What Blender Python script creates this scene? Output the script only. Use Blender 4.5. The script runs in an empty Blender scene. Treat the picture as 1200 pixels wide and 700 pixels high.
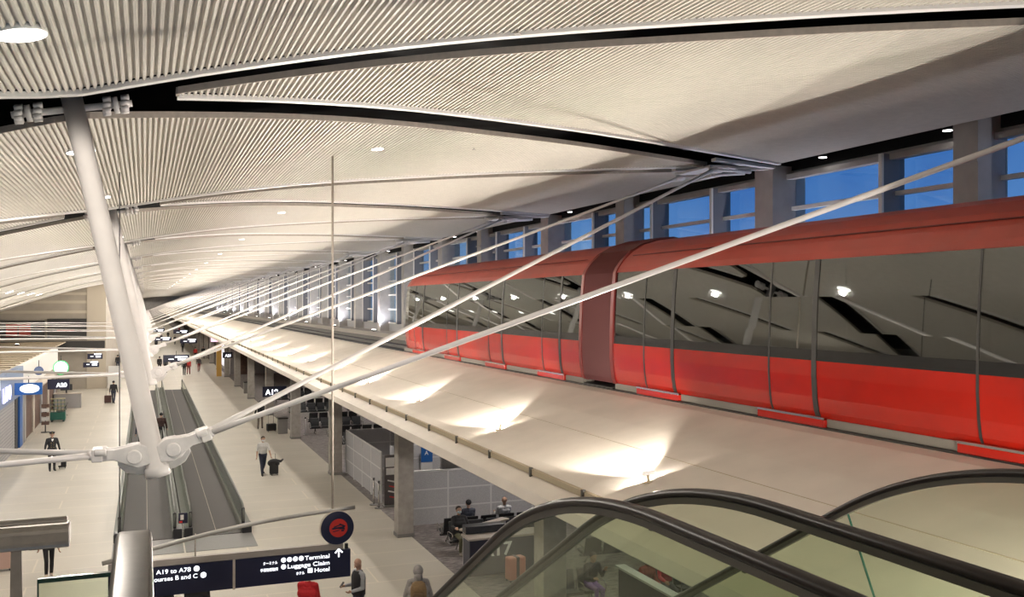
import bpy, bmesh, math, random
import numpy as np
from mathutils import Vector, Matrix, Euler
random.seed(7)
S = bpy.context.scene
C = S.collection
PI = math.pi
H = 7.7                       # eye height above the concourse floor
F = 1100.0                    # focal length in pixels of a 1200x700 frame
XV, YV = 170.0, 356.0         # where lines running down the hall meet
TH = math.atan((600 - XV) / F)
cs, sn = math.cos(TH), math.sin(TH)
def R(z): return H + z
def floor_at(x, y, z=0.0):
    """point on the level z seen at pixel x, y"""
    w = F * (H - z) / (y - YV); r = (x - 600) / F * w
    return Vector((r * cs + w * sn, -r * sn + w * cs, z))
# ------------------------------------------------------------------ materials
MATS = {}
def nodes_of(name):
    m = bpy.data.materials.new(name); m.use_nodes = True
    nt = m.node_tree; b = nt.nodes['Principled BSDF']
    return m, nt, b
def mat(name, col, rough=.5, metal=0.0, spec=.5, noise=0.0, scale=20.0, bump=0.0, coat=0.0):
    if name in MATS: return MATS[name]
    m, nt, b = nodes_of(name)
    b.inputs['Base Color'].default_value = (*col, 1)
    b.inputs['Roughness'].default_value = rough
    b.inputs['Metallic'].default_value = metal
    b.inputs['Specular IOR Level'].default_value = spec
    b.inputs['Coat Weight'].default_value = coat
    b.inputs['Coat Roughness'].default_value = .08
    if noise or bump:
        tc = nt.nodes.new('ShaderNodeTexCoord'); n = nt.nodes.new('ShaderNodeTexNoise')
        n.inputs['Scale'].default_value = scale; n.inputs['Detail'].default_value = 4
        nt.links.new(tc.outputs['Object'], n.inputs['Vector'])
        if noise:
            r = nt.nodes.new('ShaderNodeValToRGB')
            r.color_ramp.elements[0].position = .3; r.color_ramp.elements[1].position = .7
            r.color_ramp.elements[0].color = tuple(max(0, c * (1 - noise)) for c in col) + (1,)
            r.color_ramp.elements[1].color = tuple(min(1, c * (1 + noise)) for c in col) + (1,)
            nt.links.new(n.outputs['Fac'], r.inputs['Fac']); nt.links.new(r.outputs['Color'], b.inputs['Base Color'])
        if bump:
            bp = nt.nodes.new('ShaderNodeBump'); bp.inputs['Strength'].default_value = bump; bp.inputs['Distance'].default_value = .01
            nt.links.new(n.outputs['Fac'], bp.inputs['Height']); nt.links.new(bp.outputs['Normal'], b.inputs['Normal'])
    MATS[name] = m; return m
def emit(name, col, s):
    if name in MATS: return MATS[name]
    m, nt, b = nodes_of(name)
    b.inputs['Base Color'].default_value = (*col, 1)
    b.inputs['Emission Color'].default_value = (*col, 1); b.inputs['Emission Strength'].default_value = s
    MATS[name] = m; return m
def glass(name, tint, gloss, rough=.02):
    if name in MATS: return MATS[name]
    m, nt, b = nodes_of(name); nt.nodes.remove(b)
    out = nt.nodes['Material Output']
    t = nt.nodes.new('ShaderNodeBsdfTransparent'); t.inputs['Color'].default_value = (*tint, 1)
    g = nt.nodes.new('ShaderNodeBsdfGlossy'); g.inputs['Roughness'].default_value = rough
    g.inputs['Color'].default_value = (.9, .93, .9, 1)
    ge = nt.nodes.new('ShaderNodeNewGeometry'); dt = nt.nodes.new('ShaderNodeVectorMath'); dt.operation = 'DOT_PRODUCT'
    nt.links.new(ge.outputs['Incoming'], dt.inputs[0]); nt.links.new(ge.outputs['Normal'], dt.inputs[1])
    def mth(op, a, bv=None):
        n = nt.nodes.new('ShaderNodeMath'); n.operation = op
        nt.links.new(a, n.inputs[0])
        if bv is not None: n.inputs[1].default_value = bv
        return n
    ab = mth('ABSOLUTE', dt.outputs['Value']); om = nt.nodes.new('ShaderNodeMath'); om.operation = 'SUBTRACT'; om.inputs[0].default_value = 1; nt.links.new(ab.outputs[0], om.inputs[1])
    f0 = ((gloss - 1) / (gloss + 1)) ** 2
    pw = mth('POWER', om.outputs[0], 5.0); ml = mth('MULTIPLY', pw.outputs[0], 1 - f0); lw = mth('ADD', ml.outputs[0], f0)
    mx = nt.nodes.new('ShaderNodeMixShader')
    nt.links.new(lw.outputs[0], mx.inputs['Fac']); nt.links.new(t.outputs[0], mx.inputs[1]); nt.links.new(g.outputs[0], mx.inputs[2])
    nt.links.new(mx.outputs[0], out.inputs['Surface'])
    MATS[name] = m; return m
def mat_floor():
    m, nt, b = nodes_of('terrazzo')
    tc = nt.nodes.new('ShaderNodeTexCoord')
    n = nt.nodes.new('ShaderNodeTexNoise'); n.inputs['Scale'].default_value = 55; n.inputs['Detail'].default_value = 5
    n2 = nt.nodes.new('ShaderNodeTexNoise'); n2.inputs['Scale'].default_value = .35; n2.inputs['Detail'].default_value = 3
    nt.links.new(tc.outputs['Object'], n.inputs['Vector']); nt.links.new(tc.outputs['Object'], n2.inputs['Vector'])
    r = nt.nodes.new('ShaderNodeValToRGB')
    r.color_ramp.elements[0].position = .3; r.color_ramp.elements[1].position = .7
    r.color_ramp.elements[0].color = (.57, .52, .44, 1); r.color_ramp.elements[1].color = (.78, .73, .64, 1)
    nt.links.new(n.outputs['Fac'], r.inputs['Fac'])
    mx = nt.nodes.new('ShaderNodeMixRGB'); mx.blend_type = 'MULTIPLY'; mx.inputs['Fac'].default_value = .25
    nt.links.new(r.outputs['Color'], mx.inputs[1]); nt.links.new(n2.outputs['Fac'], mx.inputs[2])
    br = nt.nodes.new('ShaderNodeTexBrick')
    br.inputs['Color1'].default_value = (.82, .82, .82, 1); br.inputs['Color2'].default_value = (.78, .775, .77, 1); br.inputs['Mortar'].default_value = (1, .97, .92, 1)
    br.inputs['Scale'].default_value = 1; br.inputs['Mortar Size'].default_value = .03; br.inputs['Brick Width'].default_value = 6.0
    br.inputs['Row Height'].default_value = 1.5; br.inputs['Mortar Smooth'].default_value = .3
    nt.links.new(tc.outputs['Object'], br.inputs['Vector'])
    m2 = nt.nodes.new('ShaderNodeMixRGB'); m2.blend_type = 'MULTIPLY'; m2.inputs['Fac'].default_value = .8
    nt.links.new(mx.outputs[0], m2.inputs[1]); nt.links.new(br.outputs['Color'], m2.inputs[2])
    nt.links.new(m2.outputs[0], b.inputs['Base Color'])
    b.inputs['Roughness'].default_value = .42; b.inputs['Specular IOR Level'].default_value = .10
    return m
def mat_carpet():
    m, nt, b = nodes_of('carpet')
    tc = nt.nodes.new('ShaderNodeTexCoord')
    mp = nt.nodes.new('ShaderNodeMapping'); mp.inputs['Scale'].default_value = (1, 4, 1)
    nt.links.new(tc.outputs['Object'], mp.inputs['Vector'])
    n = nt.nodes.new('ShaderNodeTexNoise'); n.inputs['Scale'].default_value = 3.0; n.inputs['Detail'].default_value = 8; n.inputs['Roughness'].default_value = .7
    nt.links.new(mp.outputs[0], n.inputs['Vector'])
    r = nt.nodes.new('ShaderNodeValToRGB')
    r.color_ramp.elements[0].position = .36; r.color_ramp.elements[1].position = .66
    r.color_ramp.elements[0].color = (.07, .063, .062, 1); r.color_ramp.elements[1].color = (.33, .29, .28, 1)
    nt.links.new(n.outputs['Fac'], r.inputs['Fac']); nt.links.new(r.outputs['Color'], b.inputs['Base Color'])
    b.inputs['Roughness'].default_value = .95
    return m
M_floor = mat_floor(); M_carpet = mat_carpet()
M_ceil = mat('ceiling_metal', (.68, .635, .57), .55, noise=.05, scale=6)
M_fascia = mat('fascia_beige', (.46, .40, .34), .7, noise=.1, scale=12)
M_trim = mat('white_trim', (.88, .85, .82), .4)
M_black = mat('unlit_void_black', (.008, .008, .009), .9)  # near-black colour carries the darkness of unlit voids
M_steel = mat('white_painted_steel', (.66, .62, .60), .38, noise=.03, scale=5)
M_cast = mat('white_cast_steel', (.70, .66, .64), .5, noise=.06, scale=14, bump=.15)
M_beam = mat('guideway_plaster', (.56, .50, .43), .5, noise=.06, scale=1.6)
M_groove = mat('groove_olive', (.33, .27, .18), .7)
M_clip = mat('dark_clip', (.05, .045, .035), .6)
M_track = mat('track_dark', (.03, .03, .032), .8, noise=.4, scale=4)
M_rail = mat('rail_steel', (.16, .15, .14), .5, metal=.6)
M_conc = mat('column_concrete', (.36, .33, .30), .75, noise=.12, scale=5, bump=.2)
M_wcol = mat('window_column', (.52, .49, .46), .7, noise=.08, scale=3)
M_post = mat('grey_post', (.20, .20, .22), .5)
M_mull = mat('transom_and_lit_white', (.92, .88, .82), .45)  # pale colour of the transoms, and painted light on the post faces
M_wall = mat('wall_grey', (.38, .36, .34), .8, noise=.1, scale=2)
M_red = mat('tram_red', (.33, .010, .004), .2, spec=.4, noise=.05, scale=3, coat=.15)
M_roofred = mat('tram_roof_red', (.30, .035, .022), .38, noise=.08, scale=2.2)
M_bellow = mat('bellows_red', (.075, .006, .005), .6)
M_seam = mat('seam_dark', (.02, .018, .016), .5)
M_skirt = mat('tram_sill_grey', (.17, .15, .125), .5)
M_tglass = glass('tram_glass', (.16, .17, .16), 2.2)
M_wglass = glass('window_glass', (.86, .92, .95), 1.45)
M_bglass = glass('balustrade_glass', (.87, .905, .84), 1.2)
M_gedge = mat('glass_edge_green', (.02, .06, .045), .2)
M_rubber = mat('rubber_black', (.020, .014, .012), .38, spec=.22, noise=.15, scale=30)
M_stain = mat('brushed_stainless', (.42, .375, .32), .42, metal=.3, noise=.08, scale=40)
M_track2 = mat('rail_track_dark', (.085, .075, .062), .45, metal=.3)
M_stain2 = mat('stainless_dark_reflection', (.075, .064, .055), .34, metal=.6, noise=.12, scale=30)  # dark reflection on the rail is put into the base colour
M_chrome = mat('chrome', (.75, .74, .72), .2, metal=1)
M_navy = mat('sign_navy', (.008, .009, .035), .45)
M_white = emit('lit_white', (.92, .94, 1.0), 1.6)
M_seat = mat('seat_black', (.022, .022, .025), .45)
M_belt = mat('belt_grey', (.078, .072, .070), .8, noise=.5, scale=60)
M_walk = mat('walkway_steel', (.15, .155, .135), .6, metal=0.0, noise=.2, scale=25)
M_wgl = glass('walkway_glass', (.50, .54, .49), 1.3)
M_panel = mat('partition_grey', (.44, .43, .44), .7, noise=.12, scale=40)
M_pframe = mat('partition_frame', (.62, .61, .60), .4)
M_lamp = emit('lamp_lens', (1.0, .96, .88), 14)
M_dl = emit('downlight_lens', (1.0, .97, .92), 9)
M_dark = mat('dark_plastic', (.03, .03, .034), .4)
M_bin = mat('bin_grey', (.24, .23, .22), .5, metal=.4)
M_counter = mat('counter_top', (.42, .37, .32), .45)
M_shopblue = mat('shop_blue', (.13, .18, .30), .4, noise=.08, scale=2)
M_deepblue = mat('deep_blue', (.01, .09, .32), .4)
M_shopwhite = mat('shop_white', (.72, .70, .66), .5)
M_shopbrown = mat('shop_brown', (.10, .055, .04), .6, noise=.3, scale=5)
M_shutter = mat('shutter_grey', (.30, .29, .29), .5)
M_gmetal = mat('cart_green', (.012, .10, .075), .45)
# ------------------------------------------------------------------ mesh builder
class MB:
    def __init__(s): s.v = []; s.f = []; s.mi = []; s.sm = []
    def add(s, vs, fs, mi=0, smooth=False):
        o = len(s.v); s.v += [tuple(v) for v in vs]
        for f in fs: s.f.append(tuple(i + o for i in f)); s.mi.append(mi); s.sm.append(smooth)
    def box(s, c, d, rot=None, mi=0):
        hx, hy, hz = d[0] / 2, d[1] / 2, d[2] / 2
        P = [Vector((a * hx, b * hy, e * hz)) for a in (-1, 1) for b in (-1, 1) for e in (-1, 1)]
        if rot is not None: P = [rot @ p for p in P]
        c = Vector(c); P = [p + c for p in P]
        s.add(P, [(0, 1, 3, 2), (4, 6, 7, 5), (0, 4, 5, 1), (2, 3, 7, 6), (0, 2, 6, 4), (1, 5, 7, 3)], mi)
    def b2(s, x0, x1, y0, y1, z0, z1, mi=0):
        s.box(((x0 + x1) / 2, (y0 + y1) / 2, (z0 + z1) / 2), (abs(x1 - x0), abs(y1 - y0), abs(z1 - z0)), None, mi)
    def tube(s, pts, r, n=10, mi=0, caps=True, sx=1.0, up=Vector((0, 0, 1))):
        pts = [Vector(p) for p in pts]; rs = r if isinstance(r, (list, tuple)) else [r] * len(pts)
        V = []; k = len(pts)
        for i, p in enumerate(pts):
            t = (pts[min(i + 1, k - 1)] - pts[max(i - 1, 0)]).normalized()
            u = up if abs(t.dot(up)) < .97 else Vector((1, 0, 0))
            a = t.cross(u).normalized(); b = a.cross(t).normalized()
            for j in range(n):
                g = 2 * PI * j / n
                V.append(p + a * (math.cos(g) * rs[i] * sx) + b * (math.sin(g) * rs[i]))
        Fc = [(i * n + j, i * n + (j + 1) % n, (i + 1) * n + (j + 1) % n, (i + 1) * n + j) for i in range(k - 1) for j in range(n)]
        s.add(V, Fc, mi, True)
        if caps: s.add(V[:n], [tuple(range(n))[::-1]], mi); s.add(V[-n:], [tuple(range(n))], mi)
    def loft(s, secs, closed=True, mi=0, smooth=False, caps=True):
        n = len(secs[0]); V = [p for q in secs for p in q]; m = n if closed else n - 1
        s.add(V, [(i * n + j, i * n + (j + 1) % n, (i + 1) * n + (j + 1) % n, (i + 1) * n + j) for i in range(len(secs) - 1) for j in range(m)], mi, smooth)
        if caps and closed: s.add(secs[0], [tuple(range(n))[::-1]], mi); s.add(secs[-1], [tuple(range(n))], mi)
    def sphere(s, c, r, n=12, mi=0, rot=None):
        if not isinstance(r, (list, tuple)): r = (r, r, r)
        V = []; m = n // 2
        for i in range(m + 1):
            a = PI * i / m
            for j in range(n):
                g = 2 * PI * j / n
                p = Vector((math.sin(a) * math.cos(g) * r[0], math.sin(a) * math.sin(g) * r[1], math.cos(a) * r[2]))
                if rot is not None: p = rot @ p
                V.append(p + Vector(c))
        s.add(V, [(i * n + j, (i + 1) * n + j, (i + 1) * n + (j + 1) % n, i * n + (j + 1) % n) for i in range(m) for j in range(n)], mi, True)
    def cyl(s, a, b, r, n=16, mi=0): s.tube([a, b], r, n, mi)
    def mesh(s, name, mats):
        me = bpy.data.meshes.new(name); me.from_pydata(s.v, [], s.f)
        for m in (mats if isinstance(mats, (list, tuple)) else [mats]): me.materials.append(m)
        me.polygons.foreach_set('material_index', s.mi); me.polygons.foreach_set('use_smooth', s.sm)
        me.update(); return me
    def build(s, name, mats, parent=None, bevel=0, recalc=True):
        me = s.mesh(name, mats)
        if recalc:
            bm = bmesh.new(); bm.from_mesh(me); bmesh.ops.remove_doubles(bm, verts=bm.verts, dist=1e-5)
            bmesh.ops.recalc_face_normals(bm, faces=bm.faces); bm.to_mesh(me); bm.free()
        o = bpy.data.objects.new(name, me); C.objects.link(o)
        if parent is not None: o.parent = parent
        if bevel:
            b = o.modifiers.new('edge', 'BEVEL'); b.width = bevel; b.segments = 2; b.limit_method = 'ANGLE'
        return o
def tag(o, label=None, cat=None, group=None, kind=None):
    if label: o['label'] = label
    if cat: o['category'] = cat
    if group: o['group'] = group
    if kind: o['kind'] = kind
    return o
def thing(name, label, cat, loc=(0, 0, 0), rz=0.0, group=None):
    o = bpy.data.objects.new(name, None); C.objects.link(o); o.location = loc; o.rotation_euler = (0, 0, rz)
    o.empty_display_size = .1
    return tag(o, label, cat, group)
def struct(mb, name, mats, label=None, **k):
    o = mb.build(name, mats, **k); o['kind'] = 'structure'
    if label: o['label'] = label
    return o
def kids(o): return [c for c in bpy.data.objects if c.parent == o]
def dup(root, loc=None, rz=None, label=None):
    def cp(o, par):
        c = o.copy(); C.objects.link(c)
        if par is not None: c.parent = par
        for ch in kidmap.get(o.name, []): cp(ch, c)
        return c
    kidmap = {}
    for o in bpy.data.objects:
        if o.parent: kidmap.setdefault(o.parent.name, []).append(o)
    r = cp(root, None)
    if loc is not None: r.location = loc
    if rz is not None: r.rotation_euler = (0, 0, rz)
    if label: r['label'] = label
    return r
def text(body, size, name, m, parent, loc, rot, align='LEFT', ext=.004, bold=.0, width=None):
    cu = bpy.data.curves.new(name, 'FONT'); cu.body = body; cu.size = size; cu.align_x = align; cu.extrude = ext; cu.offset = bold
    cu.materials.append(m)
    f = bpy.data.objects.new('tmp', cu); C.objects.link(f)
    dg = bpy.context.evaluated_depsgraph_get(); me = bpy.data.meshes.new_from_object(f.evaluated_get(dg), depsgraph=dg); me.name = name
    bpy.data.objects.remove(f)
    if width:
        xs_ = [v.co.x for v in me.vertices]; cur = max(xs_) - min(xs_); s_ = width / cur
        for v in me.vertices: v.co.x *= s_
    o = bpy.data.objects.new(name, me); C.objects.link(o); o.parent = parent; o.location = loc; o.rotation_euler = rot
    return o
ORD = ['first', 'second', 'third', 'fourth', 'fifth', 'sixth', 'seventh', 'eighth', 'ninth', 'tenth', 'eleventh', 'twelfth', 'thirteenth',
       'fourteenth', 'fifteenth', 'sixteenth', 'seventeenth', 'eighteenth', 'nineteenth', 'twentieth', 'twenty-first', 'twenty-second',
       'twenty-third', 'twenty-fourth', 'twenty-fifth', 'twenty-sixth', 'twenty-seventh', 'twenty-eighth', 'twenty-ninth', 'thirtieth']
def ORDX(i): return ORD[i] if i < 30 else ORD[i - 30] + ' beyond the thirtieth'
def spot(loc, d, power, size=178, col=(1, .93, .83), rad=.05, blend=.0):
    l = bpy.data.lights.new('lamp_light', 'SPOT'); l.energy = power; l.color = col; l.spot_size = math.radians(size); l.spot_blend = blend; l.shadow_soft_size = rad
    o = bpy.data.objects.new('lamp_light', l); C.objects.link(o); o.location = loc
    o.rotation_euler = Vector(d).to_track_quat('-Z', 'Y').to_euler(); return o

# ------------------------------------------------------------------ roof
BAY, Y0 = 13.4, 12.0
NP = 18
NC = 32
YEND = Y0 + BAY * (NC - .5)
XP = -.78
KX = [-15.2, -10, -6.67, -4.95, -3.2, -.78, 2.5, 6.6, 11.7, 14.8]
KZ = [-2.0, -.1, .98, 1.45, 1.84, 2.32, 2.80, 3.08, 3.23, 3.29]
def zc(x):
    x = np.asarray(x, float); kx = np.array(KX); kz = np.array(KZ); d = np.diff(kz) / np.diff(kx)
    t = np.empty(len(kx)); t[0], t[-1] = d[0], d[-1]; t[1:-1] = (d[:-1] * np.diff(kx)[1:] + d[1:] * np.diff(kx)[:-1]) / (np.diff(kx)[1:] + np.diff(kx)[:-1])
    i = np.clip(np.searchsorted(kx, x) - 1, 0, len(kx) - 2); h = kx[i + 1] - kx[i]; u = (x - kx[i]) / h
    return H + (2 * u**3 - 3 * u**2 + 1) * kz[i] + (u**3 - 2 * u**2 + u) * h * t[i] + (-2 * u**3 + 3 * u**2) * kz[i + 1] + (u**3 - u**2) * h * t[i + 1]
XL, XR = -14.9, 13.8
PITCH, DEP = .072, .038
st = []
x = XL
while x < XR:
    for fx, fz in ((0, 0), (.18, 1), (.5, 1), (.68, 0)): st.append((x + fx * PITCH, fz * DEP))
    x += PITCH
SX = np.array([s_[0] for s_ in st]); SD = np.array([s_[1] for s_ in st]); SZ = zc(SX) + SD
NEAR_GAP, FAR_GAP = .60, .88
def edge_off(x):   # distance from a strut's row at which the rib runs, at x
    return np.where(x > XP, (x - XP) / (14.78) * 6.7, (XP - x) / 13.95 * 6.7)
def panel(ylo, yhi, mask, label, nm='ceiling_panel'):
    xs, zs, lo, hi = SX[mask], SZ[mask], ylo[mask], yhi[mask]
    ok = hi - lo > .12
    xs, zs, lo, hi = xs[ok], zs[ok], lo[ok], hi[ok]
    if len(xs) < 4: return
    n = len(xs); V = []
    for i in range(n): V += [(xs[i], lo[i], zs[i]), (xs[i], hi[i], zs[i])]
    mb = MB(); mb.add(V, [(2 * i, 2 * i + 1, 2 * i + 3, 2 * i + 2) for i in range(n - 1)])
    o = mb.build(nm, M_ceil, recalc=False); tag(o, label, kind='structure')
    zz = zc(xs); step = max(1, n // 60); idx = list(range(0, n, step)); idx += [n - 1] if idx[-1] != n - 1 else []
    fa, tr = MB(), MB()
    secs = [[(xs[i], lo[i], zz[i] - .015), (xs[i], lo[i] - .03, zz[i] - .015), (xs[i], lo[i] - .03, zz[i] + .068), (xs[i], lo[i], zz[i] + .068)] for i in idx]
    fa.loft(secs); f = fa.build('fascia', M_fascia, o)
    secs = [[(xs[i], hi[i] - .0, zz[i] - .035), (xs[i], hi[i] + .13, zz[i] - .035), (xs[i], hi[i] + .13, zz[i] + .02), (xs[i], hi[i] - .0, zz[i] + .02)] for i in idx]
    tr.loft(secs); tr.build('edge_trim', M_trim, o)
    if min(abs(xs[0] - XP), abs(xs[-1] - XP)) > .5 and nm == 'ceiling_panel':
        i = 0 if abs(xs[0] - XP) < abs(xs[-1] - XP) else n - 1
        b = MB(); b.b2(xs[i] - .02, xs[i] + .02, lo[i], hi[i], zz[i] - .015, zz[i] + .068); b.build('end_cap', M_fascia, o)
    return o
E = edge_off(SX)
for k in range(-1, NC):
    ya, yb = Y0 + BAY * k, Y0 + BAY * (k + 1)
    lo = ya + E + FAR_GAP; hi = yb - E - NEAR_GAP
    nth = ORDX(k + 1)
    panel(np.maximum(lo, -3) if k < 0 else lo, hi, np.ones(len(SX), bool), f'wide corrugated ceiling panel, {nth} along the hall')
    if k >= 0:
        for side, mk in (('window', SX > XP), ('shop', SX < XP)):
            panel(ya - E + .38, ya + E - .52, mk, f'triangular corrugated ceiling panel on the {side} side at the {nth} strut')
mb = MB(); xs = np.linspace(XL - .4, 15.6, 30)
mb.add([(x_, y_, float(zc(x_)) + 1.1) for y_ in (-4, YEND) for x_ in xs], [(i, i + 1, 31 + i, 30 + i) for i in range(29)])
struct(mb, 'roof_deck', M_black, 'roof deck coloured black as the unlit void above the ceiling panels', recalc=False)
# ------------------------------------------------------------------ floors and walls
mb = MB(); mb.b2(-16, 8.2, 3, YEND, -.3, 0); struct(mb, 'floor', M_floor, 'polished beige terrazzo concourse floor')
mb = MB(); mb.b2(8.2, 26, 3, YEND, -.3, .004); struct(mb, 'floor_carpet', M_carpet, 'grey patterned carpet of the gate lounge')
mb = MB(); mb.b2(-16, 8, -6, 2.0, R(-2.25), R(-1.9)); struct(mb, 'floor_upper', M_conc, 'upper station floor at the balustrade')
mb = MB(); mb.b2(8, 16, -6, 3.0, R(-2.3), R(-2.1)); struct(mb, 'floor_station', M_conc, 'upper station floor beside the tram')
mb = MB(); mb.b2(-16, -15, -6, 93, 0, R(.5)); struct(mb, 'wall_left', M_wall, 'left outer wall behind the shops')
mb = MB(); mb.b2(-16, -3.3, 93, YEND, 0, R(3.2)); wl = struct(mb, 'wall_end', mat('end_wall', (.34, .30, .25), .85, noise=.1, scale=.8), 'speckled stone end wall at the left')
mb = MB()
for z in (.9, .15, -.75): mb.b2(-15, -4.9, 92.94, 93.02, R(z - .12), R(z + .12))
mb.b2(-4.9, -3.3, 92.9, 93.02, 0, R(2.3)); mb.build('stone_band', mat('end_band', (.46, .40, .32), .8), wl)
mb = MB(); mb.b2(-16, 26, YEND, YEND + .5, 0, R(5)); struct(mb, 'wall_far', M_wall, 'far end wall of the concourse')
mb = MB(); mb.b2(25.6, 26, 3, YEND, 0, R(-2.8)); struct(mb, 'wall_gate', mat('gate_wall', (.20, .19, .20), .7), 'outer wall of the gate lounge')
mb = MB(); mb.b2(5.6, 26, 6, YEND, R(-3.05), R(-2.85)); struct(mb, 'ceiling_gate', mat('gate_ceiling', (.42, .39, .36), .8), 'flat ceiling over the gate lounge')
# end-wall boards
for (x0, x1, z0, z1, m_, lab) in ((-12.1, -8.3, -3.05, -1.5, 'red', 'dark billboard with red shapes on the end wall'), (-8.1, -4.9, -3.05, -1.35, 'dark', 'black billboard with small red mark on the end wall')):
    t = thing('billboard', lab, 'billboard', (0, 92.8, 0))
    mb = MB(); mb.b2(x0, x1, -.1, .12, R(z0), R(z1)); mb.build('frame', M_seam, t)
    mb = MB()
    if m_ == 'red':
        for dx, w_ in ((.75, .9), (1.75, .95)): mb.b2(x0 + dx, x0 + dx + w_, -.13, -.1, R(z0 + .15), R(z1 - .25))
        mb.b2(x0 + .95, x0 + 2.5, -.135, -.1, R(z1 - .5), R(z1 - .3))
    else: mb.b2(x0 + .8, x0 + 2.2, -.13, -.1, R(-2.5), R(-2.28))
    mb.build('picture', mat('dull_red', (.26, .035, .025), .6), t)
t = thing('wall_ledge', 'long black ledge under the billboards on the end wall', 'ledge', (0, 92.6, 0))
mb = MB(); mb.b2(-15, -3.4, -.3, .3, R(-4.05), R(-3.35)); mb.build('ledge_body', M_seam, t)
# ------------------------------------------------------------------ guideway
YA = 3.0
mb = MB()
prof = [(9.0, -1.78), (8.6, -1.80), (7.6, -2.03), (6.6, -2.30), (5.85, -2.50), (5.66, -2.57), (5.66, -2.66), (5.52, -2.72), (5.34, -2.80), (5.30, -2.95), (5.45, -3.04), (13.2, -3.04), (13.2, -2.25), (9.0, -2.25)]
mb.loft([[(p[0], y, R(p[1])) for p in prof] for y in (YA, YEND)])
g = struct(mb, 'guideway_beam', M_beam, 'sloping beige tram guideway edge above the gate lounge')
mb = MB(); mb.b2(5.60, 5.70, YA, YEND, R(-2.665), R(-2.575)); mb.build('light_groove', M_groove, g)
for i in range(60):
    y = 6 + i * 1.87
    mb = MB(); mb.b2(5.575, 5.62, y, y + .06, R(-2.70), R(-2.555)); mb.build('groove_clip', M_clip, g)
mb = MB(); mb.b2(8.93, 9.02, YA, YEND, R(-1.83), R(-1.765)); mb.build('edge_strip', M_seam, g)
mb = MB(); mb.loft([[(6.96, y, R(-2.2028) - .01), (6.97, y, R(-2.2028) - .01), (6.97, y, R(-2.2028 + .006)), (6.96, y, R(-2.2028 + .004))] for y in (YA, YEND)]); mb.build('panel_joint', M_groove, g)
mb = MB(); mb.b2(9.0, 13.2, YA, YEND, R(-2.2), R(-2.12)); struct(mb, 'floor_track', M_track, 'dark track bed of the tram')
for i, x_ in enumerate((9.75, 11.4, 12.6)):
    mb = MB(); mb.b2(x_ - .09, x_ + .09, YA, YEND, R(-2.12), R(-2.0 + .06 * (i == 2))); struct(mb, 'track_rail', M_rail, ('running rail nearest the concourse', 'middle running rail', 'guide rail by the windows')[i])
mb = MB(); mb.b2(13.2, 14.9, YA, YEND, R(-3.0), R(-1.75)); struct(mb, 'window_ledge', mat('ledge_beige', (.42, .38, .33), .7), 'concrete ledge below the windows')
# ------------------------------------------------------------------ window wall
XW = 14.55
mb = MB(); mb.b2(XW, XW + .3, YA - 6, YEND, R(-1.75), R(-1.25)); mb.b2(XW, XW + .3, YA - 6, YEND, R(3.05), R(3.2))
struct(mb, 'wall_right', mat('window_wall_grey', (.42, .41, .42), .7), 'low grey wall and head over the windows')
mb = MB(); mb.b2(13.85, XW, YA - 6, YEND, R(3.6), R(3.7)); mb.b2(XW - .05, XW + .3, YA - 6, YEND, R(3.2), R(4.8)); struct(mb, 'ceiling_edge', M_black, 'black boards coloured as the unlit gap between ceiling and windows')  # darkness of the gap is put into these black boards
mb = MB(); mb.b2(14.35, XW, YA - 6, YEND, R(2.98), R(3.10)); struct(mb, 'trim_1', M_wcol, 'grey head trim over the windows')
def wincol(y, a, d, lab):
    mb = MB(); mb.b2(13.95, 13.95 + d, y - a / 2, y + a / 2, R(-1.75), R(3.3 if a > .6 else 3.55))
    mb.b2(13.90, 13.95, y - a / 2 - .02, y + a / 2 + .02, R(2.55), R(2.6)) if a < .6 else None
    o = struct(mb, 'window_column', M_wcol, lab)
for k in range(-1, NC):
    n_ = ORDX(k + 1)
    yb = 12.95 + BAY * k
    wincol(yb, .56, .72, f'slim concrete window column, {n_} along the tram side')
    wincol(yb + 6.0, .7, .95, f'broad concrete window column, {n_} along the tram side')
    for j, dy in enumerate((2.35, 8.6, 11.8) if k < 16 else ()):
        mb = MB(); mb.b2(14.2, 14.75, yb + dy - .05, yb + dy + .05, R(-1.25), R(3.1)); p = struct(mb, 'window_post', M_post, f'window post coloured dark as on its shaded side, number {j + 1} in the {n_} bay'.replace('number 1', 'first').replace('number 2', 'second').replace('number 3', 'third'))
        mb = MB(); mb.b2(14.15, 14.2, yb + dy - .05, yb + dy + .05, R(-1.25), R(3.1)); mb.build('mullion_lit_face', M_mull, p)  # white strip paints the warm light on the post's inner face
    segs = [(.28, 5.65), (6.35, 13.12)] if k >= 16 else [(.28, 2.3), (2.4, 5.65), (6.35, 8.55), (8.65, 11.75), (11.85, 13.12)]
    wn = thing('window_%d' % (k + 2), f'dusk-blue window bay, {n_} along the tram side', 'window'); wn['kind'] = 'structure'; del wn['category']
    for (a, b) in segs:
        mb = MB(); mb.b2(14.62, 14.64, yb + a, yb + b, R(-1.25), R(3.05)); mb.build('pane', M_wglass, wn)
        mb = MB()
        for z in (-1.22, -.37, .55, 1.42, 2.29): mb.b2(14.5, 14.62, yb + a, yb + b, R(z - .045), R(z + .045))
        mb.build('transom', M_mull, wn)
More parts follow.
